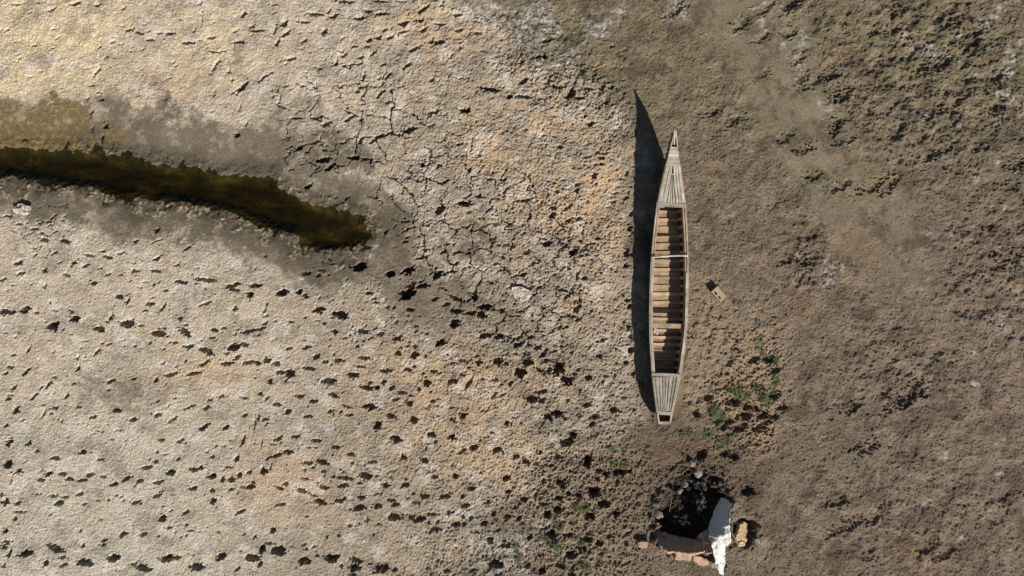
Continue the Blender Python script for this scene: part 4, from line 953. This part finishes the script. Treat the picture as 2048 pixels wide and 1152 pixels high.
def plants(lst, label, group, mat=m_leaf):
    global k
    for x, y, r, *own in lst: plant(x, y, r, int(26+150*r), 500+k, own[0] if own else label, group, mat); k += 1
plants([(1462,778,.10),(1474,784,.15,'broadest seedling of the clump beside the stern, on pitted tan mud'),(1488,794,.13),(1430,824,.14),(1434,842,.14),(1444,832,.09,'small seedling between the two round tufts near the stern deck')], 'feathery green seedling on the pitted tan mud beside the stern', 'seedlings on the pitted tan mud')
plants([(1522,786,.15,'bushiest dark green seedling at the outer edge of the pitted tan mud'),(1533,802,.13),(1548,784,.08),(1553,764,.08),(1512,776,.07)], 'green seedling in the dark clump at the outer edge of the pitted tan mud', 'seedlings at the outer edge of the pitted mud')
plants([(1366,868,.08),(1380,866,.09),(1414,868,.11),(1446,884,.12,'fullest seedling ending the row below the square stern'),(1456,878,.07)], 'low green seedling in the row below the square stern', 'seedlings in the row below the stern')
plants([(1222,897,.06),(1203,920,.05),(1230,929,.08),(1252,928,.09,'green seedling on the clods, the one next to the pit')], 'small green seedling on the clods between canoe shadow and pit', 'seedlings on the clods near the stern shadow')
plants([(1154,1016,.09),(1170,1014,.10),(1118,1052,.12),(1104,1082,.14,'largest seedling among the broken clods beside a grey salt patch'),(1114,1094,.10),(1084,1076,.06),(1035,1112,.09,'lone seedling where the broken clods meet the hoof-printed flat'),(1031,1090,.05),(1172,1134,.12,'dense seedling among broken clods level with the white sheet tail'),(1164,1086,.05)],
       'green seedling among broken clods left of the clay rubble', 'seedlings among the broken clods')
plants([(1472,606,.06),(1482,612,.05)], 'sparse seedling next to the hollow concrete block', 'seedlings by the block', m_dryleaf)
plants([(1518,648,.07),(1520,680,.07)], 'sparse seedling on the cracked bank beyond the block', 'seedlings beyond the block', m_dryleaf)
plants([(1527,708,.07),(1543,718,.07),(1552,724,.06)], 'tiny seedling among the small holes uphill of the dark green clump', 'seedlings among the small holes')
plant(1466, 449, .07, 26, 700, 'lone pale green sprig on the bare bank beside the canoe', None, m_dryleaf)
plant(1170, 157, .07, 30, 701, 'lone green sprig beside the pale bent stick', None)
plant(1072, 58, .06, 22, 702, 'tiny green sprig growing in a white salt patch', None)

# ------------------------------------------------------------------ loose clods and straw: uncountable litter on the bank
rs = np.random.RandomState(5)
def scatter(n, dens):
    x = rs.uniform(-10.7, 10.7, n*6); y = rs.uniform(-6.2, 6.2, n*6)
    i = np.clip(np.searchsorted(ax, x), 0, NX-1); j = np.clip(np.searchsorted(ay, y), 0, NY-1)
    kk = (rs.rand(n*6) < dens[j, i]*.9) & (sd[j, i] > .08) & (bd[j, i] > 1.2)
    kk = np.where(kk)[0][:n]; return x[kk], y[kk], H[j[kk], i[kk]], C[j[kk], i[kk]]
def litter(name, verts, faces, cols, mat, label, cat):
    me = bpy.data.meshes.new(name); me.from_pydata(verts.tolist(), [], faces.tolist())
    a = me.attributes.new('albedo', 'FLOAT_COLOR', 'POINT'); a.data.foreach_set('color', np.concatenate([cols, np.ones((len(cols), 1))], 1).astype(np.float32).reshape(-1))
    me.materials.append(mat); o = bpy.data.objects.new(name, me); col.objects.link(o); return tag(o, label, cat, None, 'stuff')
m_lit, nt, N, Lk, bs = nmat('litter'); at = N.new('ShaderNodeAttribute'); at.attribute_name = 'albedo'
Lk.new(at.outputs['Color'], bs.inputs['Base Color']); bs.inputs['Roughness'].default_value = .95; bs.inputs['Specular IOR Level'].default_value = .1
x, y, z, c = scatter(11000, np.clip(.35*brown+.9*clump+.5*hum+.3*penin+.10*left*(1-wet), 0, 1))
octa = np.array([(1,0,0),(0,1,0),(-1,0,0),(0,-1,0),(0,0,1),(0,0,-1)], float); of = np.array([(0,1,4),(1,2,4),(2,3,4),(3,0,4),(1,0,5),(2,1,5),(3,2,5),(0,3,5)])
n = len(x); sz = .006+.016*rs.rand(n)**2.2
v = octa[None]*rs.uniform(.6, 1.3, (n, 6, 1))*sz[:, None, None]*np.array([1.1, 1, .75]); th = rs.rand(n)*6.28
v = np.stack([v[..., 0]*np.cos(th)[:, None]-v[..., 1]*np.sin(th)[:, None], v[..., 0]*np.sin(th)[:, None]+v[..., 1]*np.cos(th)[:, None], v[..., 2]], -1)
v += np.stack([x, y, z+sz*.3], -1)[:, None]
litter('clods', v.reshape(-1, 3), (of[None]+6*np.arange(n)[:, None, None]).reshape(-1, 3), np.repeat(np.clip(c*1.1, 0, .6), 6, 0), m_lit, 'loose crumbs and small clods of dry mud', 'clods')
x, y, z, c = scatter(3800, np.clip(.5*brown+.3*clump+.2*hum, 0, 1))
n = len(x); ln = rs.uniform(.02, .075, n); th = rs.normal(.9, .9, n); w = .0028
dx, dy = np.cos(th)*ln, np.sin(th)*ln; nx_, ny_ = -np.sin(th)*w, np.cos(th)*w
v = np.stack([np.stack([x-nx_, y-ny_, z+.006], -1), np.stack([x+nx_, y+ny_, z+.006], -1), np.stack([x+dx*.5, y+dy*.5, z+.020], -1), np.stack([x+dx, y+dy, z+.010], -1)], 1)
sc = np.repeat(lin(186,156,112,.8)[None], n, 0)*rs.uniform(.5, 1.15, (n, 1))
litter('straw_litter', v.reshape(-1, 3), (np.array([(0,2,1),(0,3,2),(1,2,3)])[None]+4*np.arange(n)[:, None, None]).reshape(-1, 3), np.repeat(sc, 4, 0), m_lit, 'short broken straws strewn over the brown bank', 'straw')
print('scene built')
